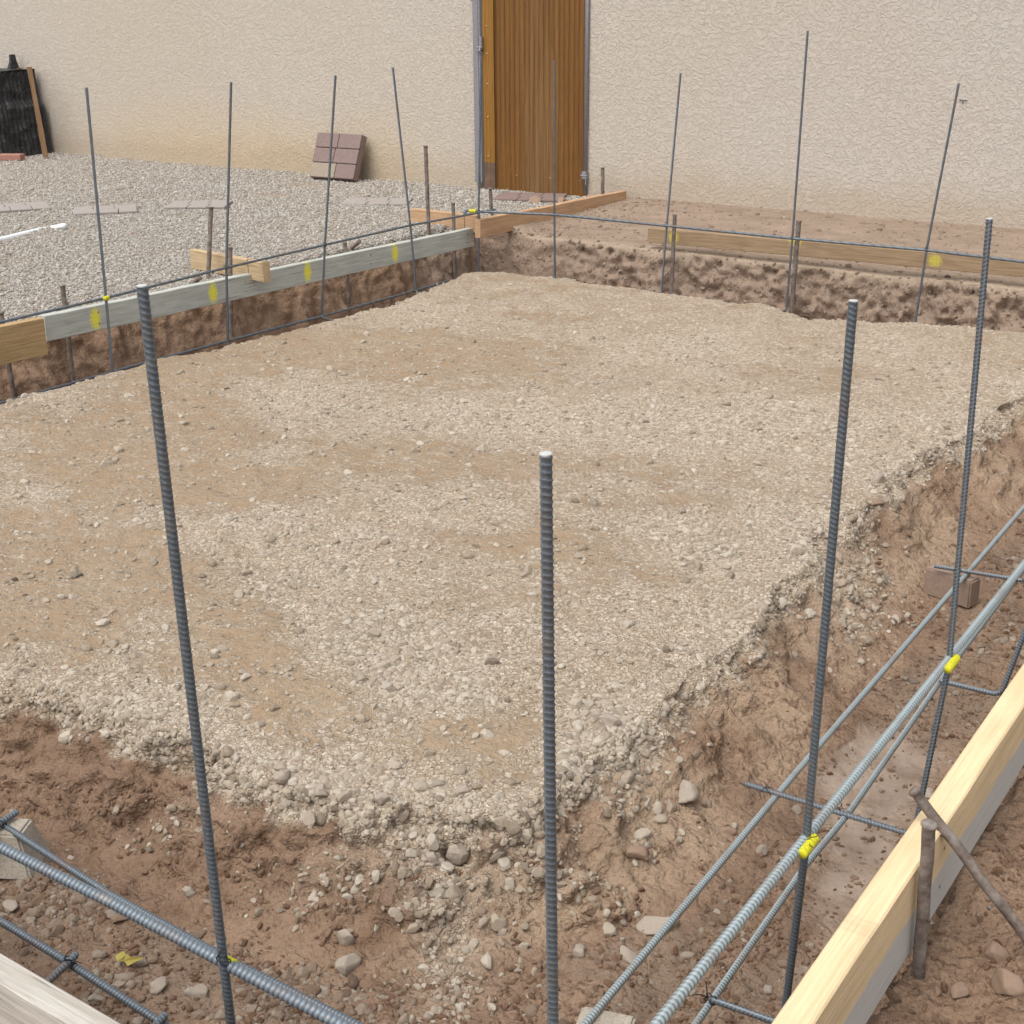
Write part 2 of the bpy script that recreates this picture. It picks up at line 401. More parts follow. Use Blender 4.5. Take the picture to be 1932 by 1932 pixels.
# side offsets of the outer trench wall
eo = np.maximum.reduce([(Xw+.455)/.06, (.745-Yw)/.05, (-4.30+.35*(-wa)-Xw)/(.13), (Yw-6.02)/.06])
to = np.clip(eo, 0, 1); to = to**.8
led = to
h_in = -.25 + 0*X
padtop = -.25+.010*fbm(X, Y, Zr, .9, 3, 20)+.004*fbm(X, Y, Zr, .12, 2, 21)-.006*sst(.25, 0, din)
H0 = np.where(tin > 0, padtop+(floor-padtop)*prof, padtop)
H0 = H0+(G-H0)*led*(tin >= .7)
# masks
on_pad = sst(.20, .06, tin+.12*fbm(X, Y, Zr, .06, 2, 30))
outm = sst(.80, 1.0, to+.10*fbm(X, Y, Zr, .1, 2, 31))
grav = outm*(sst(-4.16, -4.24, X+.02*fbm(X, Y, Zr, .2, 2, 33)) if True else 0)
grav = np.where(Y < 1.5, 0, grav)
isright = (X > -.7) & (Y < 5.6)
isnear = (Y < .95)
dirtz = outm*(1-grav)*(~isright)*(~isnear)
soil = np.clip(1-grav-dirtz, 0, 1)
strip = dirtz*sst(.12, .02, np.abs(Y-6.09))
def blob(px, py, rx, ry, z=-.25):
    c = at(px, py, z); ex = at(px+rx, py, z); ey = at(px, py-ry, z)
    a = (ex-c)[:2]; b = (ey-c)[:2]; Mx = np.linalg.inv(np.array([[a[0], b[0]], [a[1], b[1]]]))
    u = (X-c[0])*Mx[0, 0]+(Y-c[1])*Mx[0, 1]; v = (X-c[0])*Mx[1, 0]+(Y-c[1])*Mx[1, 1]
    return np.exp(-(u*u+v*v)*.9)
patch = .24+.32*fbm(X, Y*1.4, Zr, .5, 3, 40)+.32*fbm(X, Y*1.4, Zr, .14, 3, 41)
for a in [(600, 760, 130, 45, .5), (800, 600, 130, 22, .5), (850, 790, 120, 30, .55), (1180, 790, 300, 60, .55), (1250, 650, 200, 35, .5), (690, 1200, 140, 60, .75), (820, 1310, 120, 50, .7), (1320, 1020, 110, 40, .6),
          (620, 1050, 260, 70, .35), (1400, 850, 220, 70, .35), (60, 930, 60, 20, .6), (450, 1000, 160, 30, .35), (1700, 660, 150, 30, .35), (250, 1330, 260, 60, .55), (700, 1480, 300, 50, .65), (1150, 1400, 90, 120, .7), (1280, 1150, 160, 60, .45), (1450, 1000, 120, 60, .4), (1750, 800, 150, 70, .5), (480, 860, 90, 16, .4), (900, 960, 200, 40, .25), (1400, 780, 160, 40, .35),
          (380, 640, 320, 40, -.35), (350, 780, 130, 90, -.45), (300, 900, 250, 60, -.45), (620, 660, 260, 35, -.35), (900, 680, 220, 30, -.4), (800, 850, 190, 28, -.4), (1000, 880, 160, 22, -.3), (150, 1080, 170, 70, -.5), (100, 1170, 140, 30, -.6), (470, 1240, 110, 70, -.75), (560, 1330, 120, 40, -.6), (920, 1370, 130, 50, -.5), (1000, 1020, 200, 30, -.4), (1250, 940, 130, 25, -.35), (1330, 880, 250, 22, -.35), (950, 1460, 110, 22, -.5), (1250, 1090, 120, 20, -.35), (1600, 730, 120, 30, -.3)]:
    patch += a[4]*1.3*blob(*a[:4])
patch += .22*sst(.14, .0, din)*(din > -.05)
# gravel slumped down the near corner
slump = np.clip(1.2*blob(840, 1700, 62, 120, -.33)+.7*blob(700, 1575, 130, 28, -.27)+.6*blob(980, 1580, 110, 40, -.28)+.5*blob(1180, 1420, 60, 70, -.28)+.5*blob(1600, 1010, 60, 60, -.3)+.9*blob(1600, 1130, 60, 50, -.36)+.35*blob(400, 1470, 120, 20, -.27), 0, 1)
patch = np.clip(patch, 0, 1)
wetm = np.clip(blob(1650, 1440, 110, 90, -.4)+.9*blob(1640, 1640, 130, 90, -.4)+.6*blob(1540, 1830, 120, 50, -.4), 0, 1)*(tin > .85)*(to < .2)
wetm = sst(.25, .75, wetm+.25*fbm(X, Y, Zr, .12, 3, 44))
# displacement
gx = np.gradient(H0, XS, axis=0); gy = np.gradient(H0, YS, axis=1)
nl = np.sqrt(gx*gx+gy*gy+1); nx_, ny_, nz_ = -gx/nl, -gy/nl, 1/nl
steep = sst(.15, .7, np.sqrt(gx*gx+gy*gy))
A = fbm(X, Y, H0, .13, 3, 50); Bn = fbm(X, Y, H0, .045, 3, 53, .6); Cn = np.abs(fbm(X, Y, H0, .09, 3, 57, .55))
inset = (tin > .05)*(outm < .5)*1.
slope_in = steep*(tin < 1.05)*(to <= .0)
flute = fbm(X*.25, Y, Zr, .05, 3, 60)*((Xw-xR) > 0)*(Y > 1.7)
fl2 = fbm(X, Y*.25, Zr, .09, 2, 62)*(Yw < yN)
led_n = fbm(X*.6, Y*.6, H0*3.5, .10, 3, 64, .6)
pl2 = fbm(X, Y, H0, .07, 2, 66); plates = (sst(-.12, .12, pl2)+sst(.2, .42, pl2)-.7)
rbank = sst(-1.3, -1.12, X)*sst(1.75, 1.95, Y)
fA = np.abs(noise3(X*3.2+.5*A, Y*15, X*0, 61))+.5*np.abs(noise3(X*6, Y*31, X*0, 63))
D = inset*steep*np.where(X < -3.8, .35, 1)*(1-.45*rbank)*(.022*A+.012*Bn-.020*Cn+.011*led_n+.010*plates+.008)+slope_in*(rbank*(.010-.042*fA*sst(-.5, .3, fbm(X, Y, Zr, .35, 2, 97)))+.006*fl2)
D += (1-steep)*inset*(1-wetm)*(.006*A+.006*Bn)+wetm*.002*Bn
D += on_pad*(.0032*Bn*(1-.5*patch))
D += (isright*outm)*(.010*A+.008*Bn)
farw = steep*(to > .02)
D += farw*np.where(X < -4.2, .18, .14)*(.012*fbm(X*.4, Y*.4, H0*3.2, .11, 3, 50)+.012*fbm(X, Y, H0*1.6, .05, 3, 53, .65)+.014*plates-.008*Cn+.006)
D += dirtz*(.002*Bn)+grav*.004*Bn
# crumbly lip of the pad edge
lip = np.exp(-((din+.01)/.04)**2)
D += lip*(.003*Bn-.002)
PX, PY, PZ = X+nx_*D, Y+ny_*D, H0+nz_*D
PX = np.maximum(PX, PX*1)
V = np.stack([PX, PY, PZ], -1).reshape(-1, 3)
idx = np.arange(NX*NY).reshape(NX, NY)
F = np.stack([idx[:-1, :-1], idx[1:, :-1], idx[1:, 1:], idx[:-1, 1:]], -1).reshape(-1, 4)
ground = mesh_np('ground', V, F, M['earth'], smooth=True)
tag(ground, kind='structure')
def add_attr(o, name, arr):
    a = o.data.attributes.new(name, 'FLOAT', 'POINT'); a.data.foreach_set('value', np.ascontiguousarray(arr, np.float32).ravel())
for n_, a_ in (('pad', np.clip(on_pad+.55*slump*(tin < 1.3), 0, 1)), ('soil', soil), ('grav', grav), ('wet', wetm), ('patch', np.clip(patch+.5*slump, 0, 1)), ('strip', strip),
               ('sand', np.clip(sst(-1.25, -1.0, X)*sst(.95, .6, tin)*(to < .05)*sst(-.4, .5, fbm(X, Y, Zr, .3, 3, 95)+.3), 0, 1)), ('far', sst(5.3, 5.6, Y)), ('calm', np.maximum(sst(5.3, 5.6, Y), sst(-4.0, -4.2, X))), ('bed', np.clip((tin > .95)*(to < .1)*sst(-.5, .4, fbm(X, Y, Zr, .3, 3, 99)), 0, 1))):
    add_attr(ground, n_, a_)
def gz(x, y):
    i = np.clip(np.searchsorted(XS, x), 1, NX-1); j = np.clip(np.searchsorted(YS, y), 1, NY-1)
    return float(PZ[i, j])

# ------------------------------------------------------------------ loose stones (scattered on points)
def stone_mesh(name, sub, seed, mat, flat=.62, ang=.5):
    r = np.random.RandomState(seed); bm = bmesh.new(); bmesh.ops.create_icosphere(bm, subdivisions=sub, radius=1)
    planes = [(Vector(r.normal(size=3)).normalized(), r.uniform(.5, .85)) for _ in range(int(8*ang)+3)]
    off = Vector(r.uniform(0, 50, 3)); sc = Vector((1, r.uniform(.62, .9), r.uniform(flat-.12, flat+.12)))
    from mathutils import noise as mn
    for v in bm.verts:
        for n, d in planes:
            e = v.co.dot(n)-d
            if e > 0: v.co -= n*e*.85
        v.co *= 1+.16*mn.noise(v.co*1.3+off)+.06*mn.noise(v.co*3.5+off)
        v.co = Vector((v.co.x*sc.x, v.co.y*sc.y, v.co.z*sc.z))
    me = bpy.data.meshes.new(name); bm.to_mesh(me); bm.free()
    for p in me.polygons: p.use_smooth = sub > 3
    me.materials.append(mat); return me

TA = None
def scatter(name, dens, size, mat, sub, flat=.62, sink=.3, jit=.35, ang=.5, seed=1, nvar=6, tilt=.35, cap=90000):
    """dens: per-vertex stones per square metre; size: (median radius, sigma of log) or array"""
    r = np.random.RandomState(seed)
    e1 = np.stack([PX[1:, :-1]-PX[:-1, :-1], PY[1:, :-1]-PY[:-1, :-1], PZ[1:, :-1]-PZ[:-1, :-1]], -1)
    e2 = np.stack([PX[:-1, 1:]-PX[:-1, :-1], PY[:-1, 1:]-PY[:-1, :-1], PZ[:-1, 1:]-PZ[:-1, :-1]], -1)
    cr = np.cross(e1, e2); ar = np.linalg.norm(cr, axis=-1)
    lam = (dens[:-1, :-1]*ar).ravel(); tot = lam.sum(); n = int(min(tot, cap)); pass
    cs = np.cumsum(lam); pick = np.searchsorted(cs, r.uniform(0, cs[-1], n)); pick = np.clip(pick, 0, len(lam)-1)
    u = r.uniform(size=(n, 2)).astype(np.float32)
    base = np.stack([PX[:-1, :-1], PY[:-1, :-1], PZ[:-1, :-1]], -1).reshape(-1, 3)[pick]
    p = base+e1.reshape(-1, 3)[pick]*u[:, :1]+e2.reshape(-1, 3)[pick]*u[:, 1:]
    nn = cr.reshape(-1, 3)[pick]; nn /= np.linalg.norm(nn, axis=1)[:, None]+1e-12
    s = size[0]*np.exp(r.normal(0, size[1], n)); s = np.minimum(s, size[0]*3.2)
    if len(size) > 2: s = s*size[2][:-1, :-1].ravel()[pick]
    p = p+nn*(s*flat*(1-2*sink)*.5)[:, None]
    # rotation: align z with the normal, random spin, small tilt
    nn = nn+r.normal(0, tilt*.4, (n, 3)); nn /= np.linalg.norm(nn, axis=1)[:, None]
    rx = np.arctan2(-nn[:, 1], nn[:, 2]); ry = np.arcsin(np.clip(nn[:, 0], -1, 1))
    me = bpy.data.meshes.new(name); me.vertices.add(n); me.vertices.foreach_set('co', p.astype(np.float32).ravel())
    for an, ty, arr in (('sz', 'FLOAT', s), ('vi', 'INT', r.randint(0, nvar, n))):
        a = me.attributes.new(an, ty, 'POINT'); a.data.foreach_set('value', arr.astype(np.float32 if ty == 'FLOAT' else np.int32))
    a = me.attributes.new('nr', 'FLOAT_VECTOR', 'POINT'); a.data.foreach_set('vector', nn.astype(np.float32).ravel())
    a = me.attributes.new('spin', 'FLOAT', 'POINT'); a.data.foreach_set('value', r.uniform(0, 6.283, n).astype(np.float32))
    o = link(name, me)
    kit = bpy.data.collections.new(name+'_kit')
    for k in range(nvar):
        so_ = bpy.data.objects.new('stone', stone_mesh('stone', sub, seed*31+k, mat, flat, ang)); kit.objects.link(so_)
    ng = bpy.data.node_groups.new(name+'_gn', 'GeometryNodeTree')
    ng.interface.new_socket('Geometry', in_out='INPUT', socket_type='NodeSocketGeometry')
    ng.interface.new_socket('Geometry', in_out='OUTPUT', socket_type='NodeSocketGeometry')
    N = ng.nodes.new; L = ng.links.new
    gi, go = N('NodeGroupInput'), N('NodeGroupOutput'); ci = N('GeometryNodeCollectionInfo'); ci.inputs[0].default_value = kit
    ci.inputs['Separate Children'].default_value = True; ci.inputs['Reset Children'].default_value = True
    io = N('GeometryNodeInstanceOnPoints'); m2p = N('GeometryNodeMeshToPoints')
    def na(nm, ty):
        q = N('GeometryNodeInputNamedAttribute'); q.data_type = ty; q.inputs[0].default_value = nm; return q.outputs[0]
    al = N('FunctionNodeAlignRotationToVector'); al.axis = 'Z'; L(na('nr', 'FLOAT_VECTOR'), al.inputs['Vector'])
    rr = N('FunctionNodeRotateRotation'); rr.rotation_space = 'LOCAL'; L(al.outputs[0], rr.inputs[0])
    cx = N('ShaderNodeCombineXYZ'); L(na('spin', 'FLOAT'), cx.inputs[2]); e2r = N('FunctionNodeEulerToRotation'); L(cx.outputs[0], e2r.inputs[0]); L(e2r.outputs[0], rr.inputs[1])
    L(gi.outputs[0], m2p.inputs[0]); L(m2p.outputs[0], io.inputs['Points']); L(ci.outputs[0], io.inputs['Instance'])
    io.inputs['Pick Instance'].default_value = True; L(na('vi', 'INT'), io.inputs['Instance Index']); L(rr.outputs[0], io.inputs['Rotation']); L(na('sz', 'FLOAT'), io.inputs['Scale'])
    L(io.outputs[0], go.inputs[0])
    md = o.modifiers.new('scatter', 'NODES'); md.node_group = ng
    return o

lod = np.clip(2.2/np.sqrt(X*X+Y*Y+1), .18, 1)**1.5       # pebbles thin out with distance to what the eye resolves
view = ((X < .1) & (Y > .5) & (X > -10.8) & (Y < 7.25)).astype(np.float32)
padm = on_pad*(tin < .6)*view
near_edge = np.exp(-(np.clip(din, 0, 9)/.10)**2)
cl = fbm(X, Y, Zr, .10, 2, 70)
padm_d = padm*(.20*sst(.02, .30, patch)+.04+1.0*sst(.40, .95, patch+.35*cl))
scatter('pad_pebbles', padm_d*lod*26000, (.0042, .42, 1+.1*near_edge), M['pebble'], 2, .5, .70, seed=2, cap=70000, tilt=.2)
scatter('pad_stones', (padm*(sst(.62, 1.0, patch+.25*cl)*1500+5500*sst(.82, 1.05, patch+.12*cl))+padm*45)*np.clip(lod*1.6, .3, 1), (.0068, .36), M['pebble'], 2, .55, .58, seed=3, cap=22000)
tag(bpy.data.objects['pad_pebbles'], 'small beige pebbles bedded in the dust of the raised pad', 'pebbles', kind='stuff')
tag(bpy.data.objects['pad_stones'], 'larger pale stones lying in patches on the raised pad', 'stones', kind='stuff')
slopes = view*inset*(tin > .25)*(to <= .05)
edge_band = np.exp(-((tin-.05)/.08)**2)*view*(Y < 5)
scatter('edge_rubble', (edge_band*2200*sst(-.4, .5, cl)+slump**.7*(tin > .1)*view*9500*sst(-.7, .4, cl))*np.clip(lod*1.4, .25, 1), (.0060, .52), M['pebble'], 2, .68, .3, seed=4, ang=.8, cap=16000)
tag(bpy.data.objects['edge_rubble'], 'grey rubble crumbling from the rim of the pad down its corner', 'rubble', kind='stuff')
floorm = view*(tin > .9)*(to < .1)
nearcl = sst(-.2, .7, fbm(X, Y, Zr, .25, 2, 72))
scatter('trench_rubble', (floorm*(1-.9*wetm)*(500+8500*sst(-.5, .5, fbm(X, Y, Zr, .25, 2, 72))*(Y < 1.3)+1400*nearcl)+slopes*130)*np.clip(lod*1.7, .25, 1), (.0052, .6), M['rubble'], 2, .65, .45, seed=5, ang=.9, cap=14000)
tag(bpy.data.objects['trench_rubble'], 'stones and broken rubble on the floor of the trench', 'rubble', kind='stuff')
scatter('earth_clods', ((slopes*(1-.6*rbank)*7000*sst(-.3,.6,cl)+floorm*14000*(1-.85*wetm)+view*isright*outm*14000*(Y < 3))*sst(-.7, .6, cl)*lod), (.0030, .65), M['clod'], 2, .75, .5, seed=6, ang=.9, cap=70000)
tag(bpy.data.objects['earth_clods'], 'loose red brown clods of earth in and beside the trench', 'clods', kind='stuff')
scatter('yard_gravel', grav*view*6000*sst(-.95,-.2, fbm(X, Y, Zr, .5, 3, 90)+.12)*(.55+.45*np.clip(5.5/np.sqrt(X*X+Y*Y), .5, 1)), (.0068, .28), M['grey'], 1, .62, .12, seed=8, tilt=1.0, cap=170000)
tag(bpy.data.objects['yard_gravel'], 'grey crushed gravel covering the yard beside the stucco wall', 'gravel', kind='stuff')
scatter('dirt_crumbs', dirtz*view*(260+700*sst(.35, .0, np.abs(X+4.0)))*(1)+farw*view*500*(Y > 5.5), (.0075, .45), M['dirtclod'], 1, .6, .35, seed=9, cap=6000)
tag(bpy.data.objects['dirt_crumbs'], 'dry crumbs of dirt behind the far trench', 'dirt crumbs', kind='stuff')

# ------------------------------------------------------------------ single rocks that can be told apart
def rock(px, py, z, r, label, mat='rock', flat=.7, seed=1, sub=4, cat='rock', stretch=(1, 1, 1), zoff=.3, group=None, rot=None):
    p = at(px, py, z); g = gz(p[0], p[1])
    p = at(px, py, max(g, z-.2)+r*.2)
    me = stone_mesh('rock', sub, seed, M[mat], flat, .9)
    o = link('rock', me); g = gz(p[0], p[1]); o.location = (p[0], p[1], g+r*flat*zoff)
    o.scale = (r*stretch[0], r*stretch[1], r*stretch[2]); o.rotation_euler = rot or (rnd.uniform(-.3, .3), rnd.uniform(-.3, .3), rnd.uniform(0, 6))
    return tag(o, label, cat, group)
rock(653, 1825, -.39, .026, 'white and brown cobble at the foot of the near trench bank, lower of two', seed=41, flat=.85, rot=(0, .2, 1))
rock(654, 1783, -.36, .019, 'small pale cobble stacked above another on the near trench bank', seed=42, flat=.9, rot=(.4, 1.2, 0))
rock(357, 1700, -.37, .013, 'small square pale stone stuck in the left part of the near bank', seed=43, flat=.9)
rock(1290, 1508, -.34, .034, 'large pale boulder bulging from the right bank of the pad', seed=44, flat=.8, zoff=.15)
rock(1150, 1363, -.25, .022, 'grey rounded stone on the pad rim, biggest of its cluster', seed=45, flat=.75)
rock(1240, 1742, -.385, .04, 'flat pale stone on the trench floor beside the thin bar', seed=46, flat=.4, zoff=.1)
rock(1205, 1635, -.36, .026, 'brown rounded stone at the end of a groove in the right bank', 'rock2', seed=47, flat=.6)
rock(1185, 1800, -.38, .024, 'flat pale slab stone half buried near the bottom of the right trench', seed=48, flat=.35, zoff=.15)
rock(1094, 1795, -.37, .015, 'pale angular stone on the trench slope just right of the centre upright bar', seed=49, flat=.8)
rock(1437, 1608, -.4, .014, 'smooth grey pebble lying alone on the damp trench floor', seed=50, flat=.8, zoff=.6)
rock(1385, 1560, -.4, .010, 'little round pale stone above the smooth grey pebble', seed=51, flat=.85)
rock(1478, 1822, -.4, .010, 'small reddish stone between two trench bars', 'rock2', seed=52)
rock(1375, 1565, -.4, .022, 'rough brown lump below the stirrup foot', 'rock2', seed=53, flat=.6, zoff=.2)
rock(1655, 907, -.27, .030, 'light crumbling block on the right rim of the pad', seed=54, flat=.7)
rock(1650, 975, -.28, .034, 'flat tan slab jutting out of the right rim', 'rock2', seed=55, flat=.3)
rock(1750, 1500, -.4, .020, 'grey cobble under the pale timber form', seed=56, flat=.6)
rock(1690, 1165, -.4, .026, 'dark brown cobble in the rubble under the thin bar', 'rock2', seed=57, flat=.7)
rock(872, 1492, -.25, .016, 'bright white stone near the front rim of the pad', seed=58, flat=.5)
rock(815, 1645, -.3, .018, 'white stone at the top of the slumped gravel', seed=59, flat=.8)
rock(865, 1625, -.3, .022, 'largest white stone in the slumped gravel at the corner', seed=60, flat=.8)
rock(1040, 1585, -.28, .020, 'brown stone at the corner rim behind the centre bar', 'rock2', seed=61)
rock(720, 1505, -.26, .017, 'grey stone in the front rim left of the white ones', seed=62)
rock(540, 1530, -.26, .018, 'pale stone hanging on the front rim', seed=63)
rock(610, 1545, -.26, .018, 'grey stone on the front rim between the left bar and the slumped gravel', seed=64)
rock(20, 1712, -.4, .019, 'rounded grey stone beside the concrete block at lower left', seed=65)
rock(225, 1730, -.4, .017, 'dark grey cobble between the two lower left bars', 'rock2', seed=66)
rock(300, 1862, -.4, .017, 'grey angular stone among the lower left rubble', seed=67)
rock(370, 1875, -.4, .018, 'speckled stone lower left beside the bar', seed=68)
rock(180, 1885, -.4, .015, 'pale stone against the weathered timber at lower left', seed=69)
rock(1170, 572-3, -.25, .0, 'x') if False else None
rock(1120, 378, -.08, .055, 'rounded stone at the hinge side of the brown gate', 'rock2', seed=71)
rock(1060, 381, -.09, .060, 'brown river stone behind the orange timber', 'rock2', seed=72, flat=.6)
rock(1010, 379, -.09, .055, 'flat brown river stone in front of the gate paver', 'rock2', seed=73, flat=.5)
rock(1484, 573, -.25, .022, 'round pale stone on the far rim of the pad by a bar', seed=74, zoff=.8)
rock(1880, 1800, -.17, .022, 'big brown clod on the soil at the lower right', 'rock2', seed=75)
rock(1900, 1860, -.17, .026, 'broad crumbly clod at the lower right corner', 'rock2', seed=76)
rock(1810, 1870, -.17, .015, 'brown clod between stake and right corner', 'rock2', seed=77)

# ------------------------------------------------------------------ reinforcing bars
def path_resample(pts, ds, bend=.02):
    """polyline with rounded corners, resampled about every ds"""
    P = [np.array(p, float) for p in pts]; out = [P[0]]
    for i in range(1, len(P)-1):
        a, b, c = P[i-1], P[i], P[i+1]; u = a-b; v = c-b; lu, lv = np.linalg.norm(u), np.linalg.norm(v)
        ca = np.dot(u, v)/(lu*lv)
        if ca < -.985: out.append(b); continue
        r = min(bend, lu*.45, lv*.45); p0, p2 = b+u/lu*r, b+v/lv*r
        for k in np.linspace(0, 1, 9): out.append((1-k)**2*p0+2*k*(1-k)*b+k*k*p2)
    out.append(P[-1]); out = np.array(out); seg = np.linalg.norm(np.diff(out, axis=0), axis=1); s = np.concatenate([[0], np.cumsum(seg)])
    n = max(2, int(s[-1]/ds)+1); q = np.linspace(0, s[-1], n)
    R = np.stack([np.interp(q, s, out[:, k]) for k in range(3)], 1)
    return R, q
def bar_mesh(name, pts, r, mat, parent=None, pitch=.0064, ds=.0011, seg=14, rib=.0009, spin=0., chev=.35, origin=None, wob=0., cross=False, duty=.5):
    C, s = path_resample(pts, ds)
    if wob:
        C = C.copy(); ax = noise3(s*2.3, s*0+pts[0][0]*9, s*0)*wob; bx = noise3(s*2.3, s*0+33.3+pts[0][1], s*0)*wob
        C[:, 2] += ax*.6; C[:, 0 if abs(pts[-1][1]-pts[0][1]) > abs(pts[-1][0]-pts[0][0]) else 1] += bx
    T = np.gradient(C, axis=0); T /= np.linalg.norm(T, axis=1)[:, None]
    u = np.zeros_like(T); a = np.array([0, 0, 1.]) if abs(T[0][2]) < .8 else np.array([1., 0, 0])
    u0 = a-T[0]*np.dot(a, T[0]); u0 /= np.linalg.norm(u0); u[0] = u0
    for i in range(1, len(T)):
        q = u[i-1]-T[i]*np.dot(u[i-1], T[i]); u[i] = q/np.linalg.norm(q)
    vv = np.cross(T, u); th = np.linspace(0, 2*np.pi, seg, endpoint=False)
    TH, S = np.meshgrid(th, s); half = np.abs(((TH+spin)/np.pi) % 1-.5)*2    # 0 mid face, 1 at the long rib
    ph = (S/pitch + chev*(((TH+spin)/np.pi) % 1)*(1 if not cross else np.sign(np.sin(TH+spin)))) % 1
    pulse = np.clip(1-np.abs(ph-.5)/.24, 0, 1)
    pulse = np.clip(1-np.abs(ph-.5)/(.24*duty*2), 0, 1)
    pl_ = np.minimum(pulse*1.8, 1)*(1-.35*half**4)
    prof = rib*pl_+rib*.85*(half > .86)
    Rr = r+prof
    V = C[:, None, :]+Rr[..., None]*(np.cos(TH)[..., None]*u[:, None, :]+np.sin(TH)[..., None]*vv[:, None, :])
    n = len(C); V = V.reshape(-1, 3); i0 = np.arange(n*seg).reshape(n, seg); nx2 = np.roll(i0, -1, 1)
    F = np.stack([i0[:-1], nx2[:-1], nx2[1:], i0[1:]], -1).reshape(-1, 4)
    # caps as quads fans (seg even)
    caps = []
    for ring, fl in ((i0[0], True), (i0[-1], False)):
        for k in range(seg//2-1):
            q = [ring[k], ring[k+1], ring[seg-2-k], ring[seg-1-k]]
            caps.append(q[::-1] if fl else q)
    F = np.concatenate([F, np.array(caps)])
    og = np.array(origin if origin is not None else (0, 0, 0), float)
    o = mesh_np(name, V-og, F, mat, parent, smooth=True); 
    if origin is not None: o.location = og
    aa = o.data.attributes.new('rib', 'FLOAT', 'POINT'); aa.data.foreach_set('value', np.maximum(pl_, half > .86).astype(np.float32).ravel())
    return o
def tube_bm(bm, pts, r, seg=6, closed=False):
    C = [Vector(p) for p in pts]; rings = []; prev = None
    for i, c in enumerate(C):
        t = (C[min(i+1, len(C)-1)]-C[max(i-1, 0)]).normalized()
        if prev is None:
            a = Vector((0, 0, 1)) if abs(t.z) < .8 else Vector((1, 0, 0)); uu = (a-t*a.dot(t)).normalized()
        else: uu = (prev-t*prev.dot(t)).normalized()
        prev = uu; v2 = t.cross(uu); rr = r[i] if isinstance(r, (list, tuple)) else r
        rings.append([bm.verts.new(c+rr*(math.cos(k*2*math.pi/seg)*uu+math.sin(k*2*math.pi/seg)*v2)) for k in range(seg)])
    for a, b in zip(rings, rings[1:]):
        for k in range(seg): bm.faces.new((a[k], a[(k+1) % seg], b[(k+1) % seg], b[k]))
    bm.faces.new(rings[0][::-1]); bm.faces.new(rings[-1])
def tie(parent, p, r=.0085, seed=0, tail=.025, big=1.):
    """twisted tie wire round a crossing at world point p, coordinates relative to parent"""
    q = random.Random(seed); bm = bmesh.new(); c = Vector(p)-parent.location
    for tl in ((1, .6), (-.6, 1)):
        n = Vector((tl[0], tl[1], q.uniform(.5, 1))).normalized(); a = n.orthogonal().normalized(); b = n.cross(a)
        ring = [c+(a*math.cos(k*.5)+b*math.sin(k*.5))*r*(1+.12*q.uniform(-1, 1))+n*(.0012*(k/6-1)) for k in range(14)]
        tube_bm(bm, ring, .0006*big, 5)
    e = c+Vector((q.uniform(-.005, .005), q.uniform(-.01, 0), r))
    for k in range(2):
        d = Vector((q.uniform(-1, 1), q.uniform(-1, .3), q.uniform(-.1, 1))).normalized()
        tube_bm(bm, [e, e+d*tail*.5+Vector((0, 0, .003)), e+d*tail], .0006*big, 5)
    return obj('tie_wire', bm, M['wire'], parent, True)
def sleeve(parent, a, b, r, label=None):
    a = Vector(a)-parent.location; b = Vector(b)-parent.location
    return bar_mesh('paint_mark', [tuple(a), tuple(b)], r-.0009, M['yellow'], parent, pitch=.0077, rib=.0010, duty=.9, seg=14)

UP = [  # name, top px, tie px, bottom (px or None), foot end px, label, radius, near?
 ('NC', (1030, 857), (1046, 2152), None, None, 'ribbed upright bar in the centre foreground, cut end facing the camera'),
 ('R1', (1610, 568), (1520, 1597), None, (1340, 1885), 'tall ribbed upright bar right of centre, tied at the nearer yellow mark'),
 ('R2', (1867, 413), (1790, 1255), None, (1405, 1478), 'ribbed upright bar near the right edge, tied at the farther yellow mark'),
 ('L1', (268, 540), (421, 1810), None, None, 'thick ribbed upright bar leaning in the left foreground'),
 ('VL1', (163, 165), (200, 563), (212, 697), None, 'leftmost thin upright bar against the stucco wall, by the brown timber end'),
 ('VL2', (436, 155), (427, 505), (430, 643), None, 'thin upright bar in front of the short pale crosspiece'),
 ('VL3', (633, 142), (613, 462), (607, 596), None, 'thin upright bar passing in front of the leaning paver'),
 ('VL4', (741, 127), (774, 425), (785, 548), None, 'thin upright bar leaning left between the paver and the gate'),
 ('FC', (908, 107), (903, 400), (903, 503), None, 'thin upright bar at the far trench corner, before the gate post'),
 ('F1', (1046, 115), (1046, 405), (1047, 530), None, 'thin upright bar standing before the middle of the gate'),
 ('F2', (1284, 138), (1258, 425), (1248, 548), None, 'thin upright bar at the left end of the far timber'),
 ('F3', (1524, 58), (1495, 450), (1484, 578), None, 'tallest of the far upright bars, beside a rusty stake'),
 ('F4', (1809, 157), (1748, 472), (1727, 608), None, 'rightmost far upright bar, leaning right against the stucco')]
upright = {}
